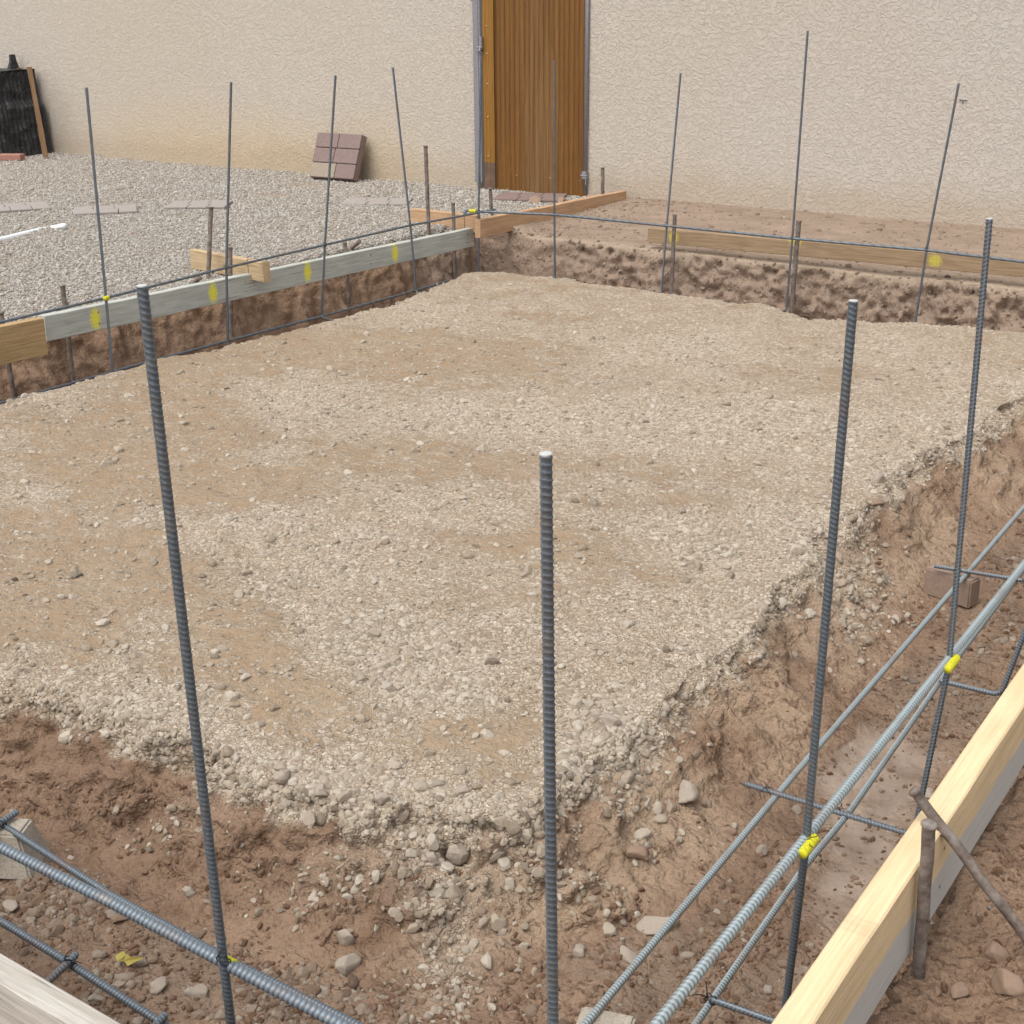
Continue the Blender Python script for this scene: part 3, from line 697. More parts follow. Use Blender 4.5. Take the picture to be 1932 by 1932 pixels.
for nm, top, ti, bot, foot, lab in UP:
    b = at(*ti, {'R1': -.009, 'R2': -.009, 'L1': .009}.get(nm, 0.0))
    T_ = onv(*top, b); near = nm in ('NC', 'R1', 'R2', 'L1')
    d = b-T_; 
    if bot: B_ = onv(*bot, b); d2 = (B_-b)
    else: d2 = d*.33/abs(d[2])
    low = b+d2*(.335/abs(d2[2])) if abs(d2[2]) > .01 else b+np.array([0, 0, -.335])
    pts = [T_, b, low]
    if foot is not None:
        f_ = at(*foot, -.325); low = np.array([low[0]+.0, low[1], -.325]); low[0] = -.555; low[1] = f_[1]+.01
        pts = [T_, b, low, f_]
    elif nm.startswith('V'): pts = [T_, b, low, low+np.array([.14, -.03, -.005])]
    elif nm.startswith('F') and nm != 'FC': pts = [T_, b, low, low+np.array([.0, -.14, 0])]
    elif nm == 'L1': pts = [T_, b, low, low+np.array([0, .30, 0])]
    else: pts = [T_, b, low]
    o = bar_mesh('rebar', pts, {'NC': .0049}.get(nm, .0047) if near else .0052, M['rebar'], None, origin=(b[0], b[1], low[2]),
                 ds=.0011 if near else .0022, seg=16 if near else 8, rib=.0009, duty=.3, spin={'NC': 1.2, 'R1': .4, 'R2': 2.0, 'L1': .9}.get(nm, rnd.uniform(0, 3)),
                 chev={'NC': .45, 'R1': .9, 'R2': -.9, 'L1': .9}.get(nm, .5))
    tag(o, lab, 'reinforcing bar', 'upright reinforcing bars around the pad'); upright[nm] = (o, b)
    if near:
        bmc = bmesh.new(); dd = Vector(T_-b).normalized(); t0 = Vector(T_)-o.location; tube_bm(bmc, [t0-dd*.0002, t0+dd*.0008, t0+dd*.0012], [.0053, .0053, .0045], 16)
        obj('cut_end', bmc, M['cut'], o)
    tie(o, b+np.array([0, 0, .0]), .0085 if near else .0095, hash(nm[-1]) % 97 if False else len(nm)*7+ord(nm[-1]), .03 if near else .012, 1.1)

rh, ro = .0052, .0050
BG = 'horizontal reinforcing bars in the trench'
def hbar(pts, lab, r=.005, mat='rebar', near=True, spin=.7, chev=.3, pitch=.0064, wob=0., seg=None, **k):
    o = bar_mesh('rebar', pts, r, M[mat], None, origin=tuple(pts[0]), ds=.0012 if near else .003, seg=seg or (14 if near else 8), spin=spin, chev=chev, pitch=pitch, wob=wob, **k)
    return tag(o, lab, 'reinforcing bar', BG)
q = at(1240, 1932, .003); q2 = at(1932, 1065, .003)
dx = (q2-q)/(q2[1]-q[1])
topR = hbar([q+dx*(.66-q[1]), q, q2, np.array([-.535, 4.2, .0]), np.array([-.535, 6.0, .0])], 'thick pale ribbed bar running along the right trench at board height', .0060, 'rebar_l', spin=.2, chev=.2, pitch=.0078, rib=.0011, duty=.9)
sleeve(topR, at(1513, 1612, .003), at(1537, 1581, .003), .0070); sleeve(topR, at(1787, 1264, .003), at(1805, 1241, .003), .0070)
lowA = hbar([np.array([-.80, .95, -.332]), at(1105, 1932, -.332), at(1500, 1460, -.332), at(1932, 957, -.332), np.array([-.835, 6.0, -.33])], 'thin ribbed bar low in the right trench, nearest the pad', .0050, 'rebar_l', spin=1.0, chev=.3, duty=.8)
lowB = hbar([np.array([-.655, .9, -.332]), at(1313, 1932, -.332), at(1522, 1630, -.332), at(1600, 1536, -.332), at(1786, 1268, -.332), at(1932, 1074, -.332), np.array([-.695, 6.0, -.33])], 'thin ribbed bar low in the right trench, under the thick pale one', .0050, 'rebar_l', spin=.5, chev=.3)
q = at(-60, 1568, -.003); q2 = at(640, 1932, -.003)
dxn = (q2-q)/(q2[0]-q[0])
topN = hbar([q+dxn*(-4.3-q[0]), q, at(210, 1703, -.003), q2, q2+dxn*(-.45-q2[0])], 'thick ribbed bar along the near trench at board height', .0060, 'rebar', spin=.4, chev=.2, pitch=.0076, rib=.0011, duty=.8)
sleeve(topN, at(420, 1810, -.003), at(441, 1822, -.003), .0075)
lowC = hbar([np.array([-4.25, 1.16, -.332]), at(-5, 1550, -.332), at(200, 1683, -.332), at(420, 1805, -.332), np.array([-.62, 1.155, -.332])], 'thin ribbed bar low in the near trench, nearest the pad', .0052, 'rebar', spin=.9, chev=.3)
lowD = hbar([np.array([-4.25, 1.0, -.332]), at(0, 1737, -.332), at(130, 1817, -.332), at(310, 1934, -.332), np.array([-.62, .99, -.332])], 'thin ribbed bar low in the near trench beside the grey timber', .0052, 'rebar', spin=.9, chev=.3)
topL = hbar([np.array([-4.1, .86, 0.])]+[at(*p, 0.) for p in ((-60, 621), (0, 608), (200, 562), (427, 505), (613, 462), (774, 425), (895, 403))]+[at(903, 400, 0.)+np.array([.02, .12, 0])], 'thin smooth-looking bar along the left trench at board height', .0048, 'rebar', near=False, seg=10)
sleeve(topL, at(197, 563.5, .004), at(204, 561.5, .004), .0085)
topF = hbar([at(876, 404, -.01), at(880, 397, .0), at(905, 399, 0.), at(1046, 405, 0.), at(1258, 426, 0.), at(1495, 450, 0.), at(1748, 472, 0.), at(1932, 494, 0.), np.array([-.45, 5.90, 0])], 'thin bar along the far trench at board height with hooked left end', .0058, 'rebar', near=False, seg=10)
sleeve(topF, at(886, 398, .003), at(898, 398.6, .003), .0095)
lowL = hbar([np.array([-4.25, .9, -.332]), at(0, 761, -.332), at(250, 691, -.332), at(430, 643, -.33), at(607, 597, -.33), at(785, 548, -.33), at(850, 529, -.33)], 'thin bar at the foot of the left trench bank', .0052, 'rebar', near=False, seg=10)
# stirrup feet that belong to uprights outside the picture
b3 = np.array([-.535, 2.69, 0.])
s3 = bar_mesh('rebar', [b3+np.array([.06, .03, .7]), b3+np.array([.03, .02, .1]), at(1931, 1105, -.10)*0+np.array([-.52, 2.70, -.02]), at(1888, 1312, -.325), at(1772, 1284, -.325)], .0048, M['rebar'], None, origin=(b3[0], b3[1], -.33), spin=.5, chev=.5)
tag(s3, 'dark bent bar whose hook shows just above the pale timber at right', 'reinforcing bar', 'upright reinforcing bars around the pad')
b4 = np.array([-.535, 3.30, 0.])
s4 = bar_mesh('rebar', [b4+np.array([.0, .02, .72]), b4, np.array([-.54, 3.29, -.322]), at(1763, 1068, -.322)], .0048, M['rebar'], None, origin=(b4[0], b4[1], -.33), spin=.5, chev=.5, seg=12)
tag(s4, 'dark bar with its foot over the brown brick at the right edge', 'reinforcing bar', 'upright reinforcing bars around the pad')
tie(s4, at(1932, 1097, -.31), .009, 5); tie(s4, at(1805, 1078, -.322), .009, 15)
tie(upright['R2'][0], at(1450, 1491, -.325), .0095, 21); tie(upright['R2'][0], at(1590, 1530, -.325), .0095, 22)
tie(upright['R1'][0], at(1342, 1886, -.325), .0098, 23, .03, 1.4)
# cross foot in the near trench, tied to the lower outer bar
f1 = bar_mesh('rebar', [at(60, 1880, -.320), at(133, 1812, -.320), at(144, 1800, -.320)], .0052, M['rebar'], None, origin=tuple(at(133, 1812, -.33)), spin=.3, chev=.4)
tag(f1, 'short ribbed cross bar lying on the lower left bar', 'reinforcing bar', BG); tie(f1, at(131, 1816, -.322), .0105, 31, .03, 1.2)
f2 = bar_mesh('rebar', [at(-40, 1590, -.322), at(0, 1553, -.322), at(32, 1532, -.322)], .0052, M['rebar'], None, origin=tuple(at(0, 1553, -.33)), spin=.3, chev=.4)
tag(f2, 'short cross bar end above the concrete block at the left edge', 'reinforcing bar', BG); tie(f2, at(3, 1553, -.322), .010, 33, .03, 1.2)
f3 = bar_mesh('rebar', [at(240, 2000, -.320), at(300, 1928, -.320), at(312, 1915, -.320)], .0052, M['rebar'], None, origin=tuple(at(300, 1928, -.33)), spin=.3, chev=.4)
tag(f3, 'short cross bar end at the bottom edge of the picture', 'reinforcing bar', BG)

# ------------------------------------------------------------------ timber forms
def board(label, a, b, thick, h0, h1, mat, side=1, bev=.0025, warp=.0015, cat='timber board', group='timber form boards around the trench', seed=0):
    """a,b: top inner edge end points; the board runs from a to b, thickness to the `side` (left of the run = +1)"""
    a = Vector(a); b = Vector(b); d = b-a; L = d.length; yaw = math.atan2(d.y, d.x); pit = math.asin(d.z/L)
    n = max(8, int(L/.03)); bm = bmesh.new(); rings = []
    for i in range(n+1):
        x = L*i/n; h = h0+(h1-h0)*i/n; wv = warp*float(noise3(np.array([x*1.7]), np.array([seed+.3]), np.array([.5]))[0])
        w2 = warp*.5*float(noise3(np.array([x*9]), np.array([seed+7.3]), np.array([.5]))[0])
        y0, y1 = wv, side*thick+wv+w2; lo, hi = min(y0, y1), max(y0, y1); e = bev
        if i in (0, n): x = x+(e*.5 if i == 0 else -e*.5)
        pr = [(lo+e, 0), (hi-e, 0), (hi, -e), (hi, -h+e), (hi-e, -h), (lo+e, -h), (lo, -h+e), (lo, -e)]
        rings.append([bm.verts.new((x, y, z+w2)) for y, z in pr])
    for r0, r1 in zip(rings, rings[1:]):
        for k in range(8): bm.faces.new((r0[k], r0[(k+1) % 8], r1[(k+1) % 8], r1[k]))
    bm.faces.new(rings[0][::-1]); bm.faces.new(rings[-1]); bmesh.ops.recalc_face_normals(bm, faces=bm.faces)
    o = obj('board', bm, mat); o.location = a; o.rotation_euler = (0, -pit, yaw)
    return tag(o, label, cat, group)
# right near form: two-tone 2x6
kyR = at(1605, 1741, 0)[1]-.35
wR = mat_wood('pale_pine', (.66, .49, .28), (.78, .61, .38), stain=(.42, .40, .365), stain_at=-.075, rough=.75, seed=1, ls=.45, knots=((kyR, .0), (kyR+1.3, -.03), (kyR+.55, -.05)))
boardR = board('clean pale yellow timber with grey cement-stained lower half, lower right', (-.437, .35, .0), (-.437, 6.02, .0), .040, .145, .145, wR, side=-1, seed=3)
# left near form
wL = mat_wood('weathered_pine', (.34, .30, .25), (.56, .53, .47), rough=.85, seed=4)
boardN = board('weathered grey timber cutting the lower left corner of the picture', (-4.4, .734, .0), (-.30, .734, .0), .034, .14, .14, wL, side=-1, seed=5)
# left form: green-grey painted 2x4 with yellow marks
xb = -4.262
A_, B_ = onx(83, 597, xb), onx(895, 430, xb)
def lx(px, py): return (Vector(onx(px, py, xb))-Vector(A_)).length
wG = mat_wood('green_grey_pine', (.40, .41, .365), (.55, .565, .515), rough=.85, seed=6,
              marks=[(lx(178, 601), -.050, .030, .052), (lx(401, 545), -.048, .030, .052), (lx(580, 513), -.045, .030, .052), (lx(745, 465), -.045, .030, .052)], knots=((lx(305, 580), -.05), (lx(190, 608)-.16, -.045)))
boardL = board('long greenish grey timber with yellow spray marks along the left trench', A_, B_, .038, .098, .098, wG, side=1, seed=7, warp=.003)
wB = mat_wood('tan_brown_plywood', (.36, .235, .11), (.52, .37, .20), rough=.85, seed=8)
A2, B2 = onx(-120, 641, xb+.040), onx(83, 600, xb+.040)
boardLb = board('wide brown timber end lapping the greenish one at the left edge', A2+(A2-B2)*6, B2, .038, .14, .14, wB, side=1, seed=9)
yb = 6.08
A3, B3 = ony(1222, 430, yb), ony(1932, 491, yb)
def ly(px, py): return (Vector(ony(px, py, yb))-Vector(A3)).length
wF = mat_wood('tan_pine', (.27, .185, .105), (.38, .275, .175), rough=.85, seed=10, mstr=.42, marks=[(ly(1270, 445), -.035, .032, .040), (ly(1500, 460), -.006, .040, .024), (ly(1764, 489), -.035, .038, .034)], knots=((ly(1397, 470), -.06),))
boardF = board('long brown timber with a pale top edge and yellow marks behind the far trench', A3, A3+(B3-A3)*2.9, .038, .072, .078, wF, side=1, seed=11, warp=.003)
wO = mat_wood('orange_pine', (.43, .255, .14), (.56, .38, .235), rough=.85, seed=12)
o1, o2 = at(906, 415, -.038), at(1186, 359, -.038); o2 = o1+(o2-o1)*.985
boardO = board('orange brown timber running from the trench corner to the gate', o1, o2, .036, .096, .088, wO, side=1, seed=13, warp=.004)
o3, o4 = at(774, 394, -.030), at(899, 407, -.030)
boardO2 = board('short orange brown timber crossing the corner behind the greenish one', o3, o4, .036, .092, .092, wO, side=1, seed=14)
wK = mat_wood('knotty_pine', (.42, .30, .17), (.58, .45, .28), rough=.85, seed=15, knots=((.12, -.06), (.3, -.05)))
k1, k2 = at(357.5, 470.7, -.012), at(496, 495.7, -.012)
boardK = board('short pale crosspiece resting on the greenish timber', k1, k2, .038, .088, .086, wK, side=1, seed=16)
bm = bmesh.new()  # dark strap wire round the crosspiece end
def strap(parent, x, th, h):
    bm = bmesh.new(); y0, y1 = -.0012, th+.0012
    tube_bm(bm, [(x, y0, 0.0012), (x+.002, y0, -h-.001), (x, y1, -h-.001), (x, y1, .0012), (x-.001, y0, .0014)], .0011, 5)
    return obj('binding_wire', bm, M['wire'], parent)
strap(boardK, (Vector(k2)-Vector(k1)).length*.80, .038, .088)
strap(boardO2, (Vector(o4)-Vector(o3)).length*.82, .036, .092)

def nails(o, xs, th, h, side=1):
    for x_ in xs:
        for z_ in (-h*.28, -h*.72):
            b2 = bmesh.new(); y_ = (th+.0005)*side; tube_bm(b2, [(x_, y_-.004*side, z_), (x_, y_, z_), (x_+.0003, y_+.0012*side, z_)], [.0032, .0034, .0030], 8)
            obj('nail', b2, M['stake'], o, True)
nails(boardR, (1.27, 2.1, 2.9), .040, .145, -1)
nails(boardL, (.25, 1.05, 1.9, 2.7), .0, .098, -1)
# ------------------------------------------------------------------ steel stakes
def stake(label, top, bot, r=.0095, head=True, nails=()):
    top = Vector(top); bot = Vector(bot); d = top-bot; L = d.length; q_ = d.to_track_quat('Z', 'Y')
    bm = bmesh.new(); n = max(8, int(L/.01)); seg = 14
    pts = []; rr = []
    for i in range(n+1):
        f = i/n; pts.append((0.0006*math.sin(f*23), .0006*math.cos(f*17), L*f))
        k = 1+.004*math.sin(f*41+L*9); rr.append(r*k*(1 if f > .03 else .7))
    if head:
        pts += [(0, 0, L+.002), (0, 0, L+.005), (0, 0, L+.007)]; rr += [r*1.22, r*1.24, r*1.02]
    tube_bm(bm, pts, rr, seg)
    o = obj('steel_stake', bm, M['stake'], None, True); o.location = bot; o.rotation_mode = 'QUATERNION'; o.rotation_quaternion = q_
    for (h, ang, ln) in nails:
        b2 = bmesh.new(); dirv = Vector((math.cos(ang), math.sin(ang), .25)).normalized(); s0 = Vector((0, 0, L*h))
        tube_bm(b2, [s0, s0+dirv*(r+ln), s0+dirv*(r+ln+.0005), s0+dirv*(r+ln+.002)], [.0014, .0014, .0034, .0034], 8)
        obj('nail', b2, M['stake'], o, True)
    return tag(o, label, 'steel stake', 'round steel stakes holding the forms')
def stk(label, top_px, bot_px, plane, deep=.12, **k):
    ax, val = plane; f = (lambda p: onx(*p, val)) if ax == 'x' else (lambda p: ony(*p, val))
    T_, B_ = f(top_px), f(bot_px); d = (B_-T_)/np.linalg.norm(B_-T_)
    return stake(label, T_, B_+d*deep, **k)
stk('rusty upright stake nailed to the outer face of the pale timber', (1753, 1560), (1731, 1862), ('x', -.384), r=.0086, nails=((.62, -.6, .010),))
T1, B1 = at(1729, 1497, .045), at(1960, 1800, -.15)
stake('long slanting steel brace stake leaning on the pale timber, lower right', T1, B1+(B1-T1)*.35, r=.0074, nails=((.82, -.6, .010), (.5, -.4, .012)))
xo = xb-.038-.011
stk('stake behind the greenish timber beside the brown end', (118, 541), (136, 700), ('x', xo), r=.0095)
stk('stake behind the wide brown timber at the left edge', (2, 592), (25, 742), ('x', xo), r=.0095)
stk('stake behind the short pale crosspiece, rising through the timber', (434, 469), (436, 642), ('x', xo), r=.0100)
stk('stake behind the middle of the greenish timber', (651, 459), (658, 582), ('x', xo), r=.0095)
stk('stake behind the far end of the greenish timber', (855, 385), (858, 506), ('x', xo), r=.0095)
t_, b_ = at(394, 522, -.11), None
stk('tall thin stake standing in the gravel behind the crosspiece', (398, 393), (393, 524), ('x', -4.48), r=.0100)
stk('tall stake in the gravel crossing the short orange timber', (803, 277), (809, 437), ('x', -4.42), r=.0105)
stk('short stake in the gravel behind the trench corner', (925, 357), (927, 402), ('x', -4.44), r=.0100)
stk('short stake near the stucco wall right of the gate', (1137, 318), (1137, 360), ('y', 7.12), r=.0110)
stk('rusty stake behind the left end of the far timber', (1273, 407), (1267, 546), ('y', 5.985), r=.0100)
stk('tall rusty stake in front of the far timber', (1507, 419), (1494, 578), ('y', 5.97), r=.0115)
for (tp, bp, z0, lab) in (((124, 574), (104, 592), -.07, 'leaning brace stub behind the greenish timber near its left end'),
                      ((375, 525), (366, 543), -.07, 'small leaning brace stub left of the crosspiece stake'),
                      ((677, 456), (668, 474), -.07, 'small leaning brace stub behind the middle of the greenish timber'),
                      ((902, 1), (903, 1), 0, None)):
    if lab:
        T_ = at(*tp, z0); stake(lab, T_, T_+np.array([-.13, -.02, -.10]), r=.010)

# ------------------------------------------------------------------ stucco wall and gate
WY = 7.22; GX0, GX1 = -5.20, -4.375; WT = 2.15
bm = bmesh.new()
box_bm(GX0+16, .2, WT+.5, ((-16+GX0)/2, WY+.1, (WT-.5)/2), .012, 2, bm=bm)
box_bm(7-GX1, .2, WT+.5, ((7+GX1)/2, WY+.1, (WT-.5)/2), .012, 2, bm=bm)
wall = obj('stucco_wall', bm, M['stucco']); tag(wall, 'long beige wall with rough trowelled stucco behind the yard', 'wall')
def mat_gate(name, ca, cb, streak=True):
    t = NT(name); v = t.co((26, 26, .7)); g = t.noise(v, 2.2, 6, .65); f = t.noise(t.co((90, 90, 3)), 3, 3, .7)
    tc = t.n('TexCoord'); sx = t.n('SeparateXYZ'); t.l(tc.outputs['Object'], sx.inputs[0])
    c = t.mix(t.ramp(g, [(.3, 0), (.7, 1)]), ca, cb); c = t.mix(t.ramp(f, [(.35, .5), (.6, 0)]), c, tuple(x*.55 for x in ca))
    if streak:   # zinc showing through worn paint in vertical runs near the middle
        n = t.math('ABSOLUTE', t.math('SUBTRACT', sx.outputs[0], .475))
        band = t.ramp(n, [(.0, 1), (.10, .45), (.16, 0)])
        zz = t.ramp(sx.outputs[2], [(0., 1.), (.9, .5)])
        c = t.mix(t.math('MULTIPLY', t.math('MULTIPLY', band, zz), t.ramp(g, [(.42, .1), (.6, .85)])), c, (.225, .15, .075))
    return t.fin(c, .55, t.bump(f, .3, .002), metal=.1, spec=.35)
M['gate'] = mat_gate('rust_brown_sheet', (.14, .060, .013), (.25, .115, .026)); M['gate2'] = mat_gate('ochre_sheet', (.25, .115, .018), (.35, .175, .034), False)
M['galv'] = simple('galvanised_steel', (.33, .32, .34), .45, .5, .001, 90, .3)
gate = empty('gate', (GX0, WY-.01, -.055)); tag(gate, 'rust brown corrugated metal gate in a galvanised frame set in the stucco wall', 'gate')
GW = GX1-GX0
def corr(x0, x1, z0, z1, pitch, amp, y, th=.0015, flat=.35):
    n = int((x1-x0)/pitch*16); xs = np.linspace(x0, x1, n+1); ph = ((xs-x0)/pitch) % 1
    yy = y-amp*(sst(.0, .12, ph)-sst(.62, .74, ph)) - amp*.35*np.clip(1-np.abs(ph-.85)/.05, 0, 1)
    zs = np.linspace(z0, z1, 30); V = []
    for s in (0, th):
        for z in zs: V.append(np.stack([xs, yy+s+.0015*np.sin(z*5+xs*9), np.full_like(xs, z)], 1))
    V = np.concatenate(V); nz, nx = len(zs), len(xs); i = np.arange(2*nz*nx).reshape(2, nz, nx)
    f0 = np.stack([i[0, :-1, :-1], i[0, :-1, 1:], i[0, 1:, 1:], i[0, 1:, :-1]], -1).reshape(-1, 4)
    f1 = np.stack([i[1, :-1, :-1], i[1, 1:, :-1], i[1, 1:, 1:], i[1, :-1, 1:]], -1).reshape(-1, 4)
    return V, np.concatenate([f0, f1])
V_, F_ = corr(.12, GW-.015, -.045, 2.0, .036, .007, .020)
mesh_np('sheet', V_, F_, M['gate'], gate)
V_, F_ = corr(.062, .145, .12, 2.0, .0275, .004, .0)
es = mesh_np('edge_strip', V_, F_, M['gate2'], gate); es['label'] = 'brighter ochre strip along the latch side'
M['gate3'] = simple('worn_sheet', (.20, .125, .08), .6, .1, .001, 20, .5)
V_, F_ = corr(.062, .145, -.045, .118, .0275, .004, .0)
mesh_np('patch_sheet', V_, F_, M['gate3'], gate)
bm = bmesh.new(); box_bm(.040, .03, 2.05, (.018, .0, 1.02), .003, 2, bm=bm); box_bm(.012, .022, 2.05, (.046, -.004, 1.02), .002, 1, bm=bm)
obj('frame_post', bm, M['galv'], gate)
bm = bmesh.new(); tube_bm(bm, [(GW-.004, .0, -.02), (GW-.004, .0, 1), (GW-.004, .0, 2.05)], .011, 14); box_bm(.004, .03, 2.0, (GW-.018, .012, 1.0), .001, 1, bm=bm)
obj('hinge_pole', bm, M['galv'], gate, True)
bm = bmesh.new(); box_bm(.034, .03, .045, (GW-.006, -.004, .085), .004, 2, bm=bm); tube_bm(bm, [(GW-.03, -.018, .085), (GW+.018, -.018, .085)], .004, 8); tube_bm(bm, [(GW+.006, -.016, .03), (GW+.006, -.016, .115)], .0045, 8)
obj('hinge', bm, M['galv'], gate)
lz = ony(905, 85, WY)[2]+.055
bm = bmesh.new(); box_bm(.022, .02, .078, (.062, -.018, lz+.012), .003, 2, bm=bm); box_bm(.03, .024, .018, (.050, -.016, lz-.03), .003, 2, bm=bm); tube_bm(bm, [(.03, -.02, lz-.012), (.078, -.028, lz-.012)], .006, 10)
tube_bm(bm, [(.06, -.03, lz-.01), (.066, -.036, lz-.03), (.07, -.03, lz-.045)], .004, 8)
obj('latch', bm, M['galv'], gate)
M['screw'] = simple('screw_head', (.6, .52, .38), .4, .6)
for sx_, sz_ in [(.098, z) for z in (.16, .40, .60, .78, .94, 1.12, 1.3)]+[(GW-.05, z) for z in (.05, .35, .6, .85, 1.1)]+[(.2, .05), (.3, .05), (.42, .05), (.55, .05)]:
    b2 = bmesh.new(); yy = -.008 if sx_ < .15 else .016; tube_bm(b2, [(sx_, yy+.012, sz_), (sx_, yy, sz_), (sx_, yy-.002, sz_)], [.0045, .0045, .002], 8); obj('screw', b2, M['screw'], gate, True)
bm = bmesh.new(); box_bm(.065, .03, .03, (GX0-.0+.015, WY-.006, ony(900, 2, WY)[2]+.012), .008, 2, bm=bm)
tag(obj('post_capping', bm, M['galv']), 'small pale cap on top of the gate post at the upper edge', 'cap')
# small wire remnant on the wall
p = ony(1818, 190, WY)
bm = bmesh.new(); tube_bm(bm, [(p[0]-.02, WY-.004, p[2]+.004), (p[0], WY-.01, p[2]), (p[0]+.018, WY-.004, p[2]+.003)], .0022, 6); tube_bm(bm, [(p[0], WY-.01, p[2]), (p[0], WY-.012, p[2]-.014)], .0022, 6)
tag(obj('wall_anchor', bm, M['wire']), 'tiny dark wire anchor sticking out of the stucco at upper right', 'wire anchor')

# ------------------------------------------------------------------ pavers
M['pav'] = simple('mauve_paver', (.25, .18, .16), .9, 0, .004, 70, .3)
M['pav2'] = simple('tan_paver', (.33, .27, .21), .9, 0, .004, 70, .25)
M['pav3'] = simple('dusty_paver', (.35, .31, .28), .9, 0, .004, 70, .2)
def paver(label, mat, w=.40, d=.30, h=.045, loc=(0, 0, 0), rot=(0, 0, 0), rows=3, cols=2, base=None, gap=.004, special=None):
    e = empty('stepping_stone', loc); e.rotation_euler = rot
    tag(e, label, 'stepping stone', 'brick-patterned concrete stepping stones')
    obj('slab', box_bm(w, d, h*.7, (0, 0, h*.35), .006, 2), base or mat, e)
    cw, rd = w/cols, d/rows
    for i in range(rows):
        sh = (0 if rows == 1 else (.12, -.06, .0)[i % 3])*cw
        cuts = [-w/2]+[-w/2+cw*(k+1)+sh for k in range(cols-1)]+[w/2]
        for k in range(cols):
            x0, x1 = cuts[k], cuts[k+1]; y0 = -d/2+rd*i
            b_ = box_bm(x1-x0-gap, rd-gap, h*.34, ((x0+x1)/2, y0+rd/2, h*.70+h*.16), .005, 2)
            mm = special if (special and i == 0 and k == 0) else mat
            obj('brick_face', b_, mm, e)
    return e
pl, pr_ = np.array([-6.54, 7.10, -.085]), None
paver('mauve brick-patterned stepping stone leaning against the stucco wall', M['pav'], .375, .31, .06, (-6.335, 7.015, -.10), (0, 0, 0), special=M['pav2'])
lean = bpy.context.scene.objects['stepping_stone']
lean.rotation_euler = (math.radians(68), math.radians(0), 0)
lean.rotation_euler = Matrix.Rotation(math.radians(6), 3, 'Z').to_4x4().to_euler()
lean.rotation_euler = (Matrix.Rotation(math.radians(4), 3, 'Z') @ Matrix.Rotation(math.radians(66), 3, 'X') @ Matrix.Rotation(math.radians(0), 3, 'Z')).to_euler()
lean.location = (-6.27, 7.115, .035)
def flat_pav(label, pxs, mat, rz, w=.40, d=.28):
    c = at(*pxs, -.075); return paver(label, mat, w, d, .04, (c[0], c[1], -.128), (0, 0, rz), rows=2, cols=3)
flat_pav('flat stepping stone in the gravel at the left edge of the picture', (32, 385), M['pav3'], math.radians(58), .36, .30)
flat_pav('half buried stepping stone between two others in the gravel', (198, 390), M['pav3'], math.radians(50), .36, .28)
flat_pav('flat stepping stone in the gravel behind the thin stake', (375, 380), M['pav3'], math.radians(35), .36, .28)
flat_pav('flat stepping stone in front of the brown gate', (1000, 366), M['pav'], math.radians(22), .42, .30)
flat_pav('dusty stepping stone almost covered by gravel left of the gate', (712, 372), M['pav3'], math.radians(30), .40, .26).location.z -= .008

# ------------------------------------------------------------------ white pipe pieces
M['white'] = simple('white_plastic', (.82, .84, .86), .4, 0, 0, 20, .06)
def pipe(label, a, b, r):
    a = Vector(a); b = Vector(b); bm = bmesh.new(); n = 10
    tube_bm(bm, [a.lerp(b, k/n)+Vector((0, 0, .001*math.sin(k))) for k in range(n+1)], r, 14)
    return tag(obj('pipe', bm, M['white'], None, True), label, 'pipe')
pipe('white plastic pipe half buried in the gravel at the left edge', at(-90, 474, -.088), at(92, 431.5, -.118), .0165)
pipe('short piece of white plastic pipe beyond the longer one', at(97, 431, -.116), at(122, 426, -.082), .0150)

# ------------------------------------------------------------------ concrete blocks carrying the bars
def mat_conc():
    t = NT('cast_concrete'); v = t.co(); n = t.noise(v, 260, 3, .8); b = t.noise(v, 18, 4, .6)
    c = t.mix(t.ramp(b, [(.35, 0), (.7, 1)]), (.33, .285, .225), (.47, .43, .365)); c = t.mix(t.ramp(n, [(.32, .85), (.46, 0)]), c, (.14, .12, .10))
    c = t.mix(t.ramp(n, [(.6, 0), (.7, .6)]), c, (.62, .6, .55))
    return t.fin(c, .9, t.bump(n, .6, .003), spec=.2)
M['conc'] = mat_conc()
M['conc2'] = simple('brown_brick', (.30, .215, .165), .9, 0, .003, 90, .25)
def dobie(label, loc, rz, s=(.095, .075, .075), mat='conc', top=.72):
    bm = bmesh.new(); bmesh.ops.create_cube(bm, size=1)
    for v in bm.verts:
        k = top if v.co.z > 0 else 1
        v.co = Vector((v.co.x*s[0]*k, v.co.y*s[1]*k, (v.co.z+.5)*s[2]))
    bmesh.ops.bevel(bm, geom=list(bm.edges), offset=.004, segments=2, affect='EDGES')
    o = obj('concrete_block', bm, M[mat]); o.location = loc; o.rotation_euler = (0, 0, rz)
    return tag(o, label, 'concrete block', 'small blocks propping the bars')
c = at(14, 1600, -.37); dobie('faceted concrete spacer block under the bars at the left edge', (c[0]-.005, c[1]+.012, -.415), .5, (.105, .095, .083), top=.60)
c = at(1140, 1945, -.35); dobie('speckled concrete spacer block under the thin bar at the bottom edge', (c[0], c[1], -.415), .3, (.10, .08, .077), top=.8)
c = at(1797, 1093, -.36); dobie('brown brick propping the bar near the right edge', (c[0], c[1], -.415), -.25, (.135, .05, .075), 'conc2', .97)

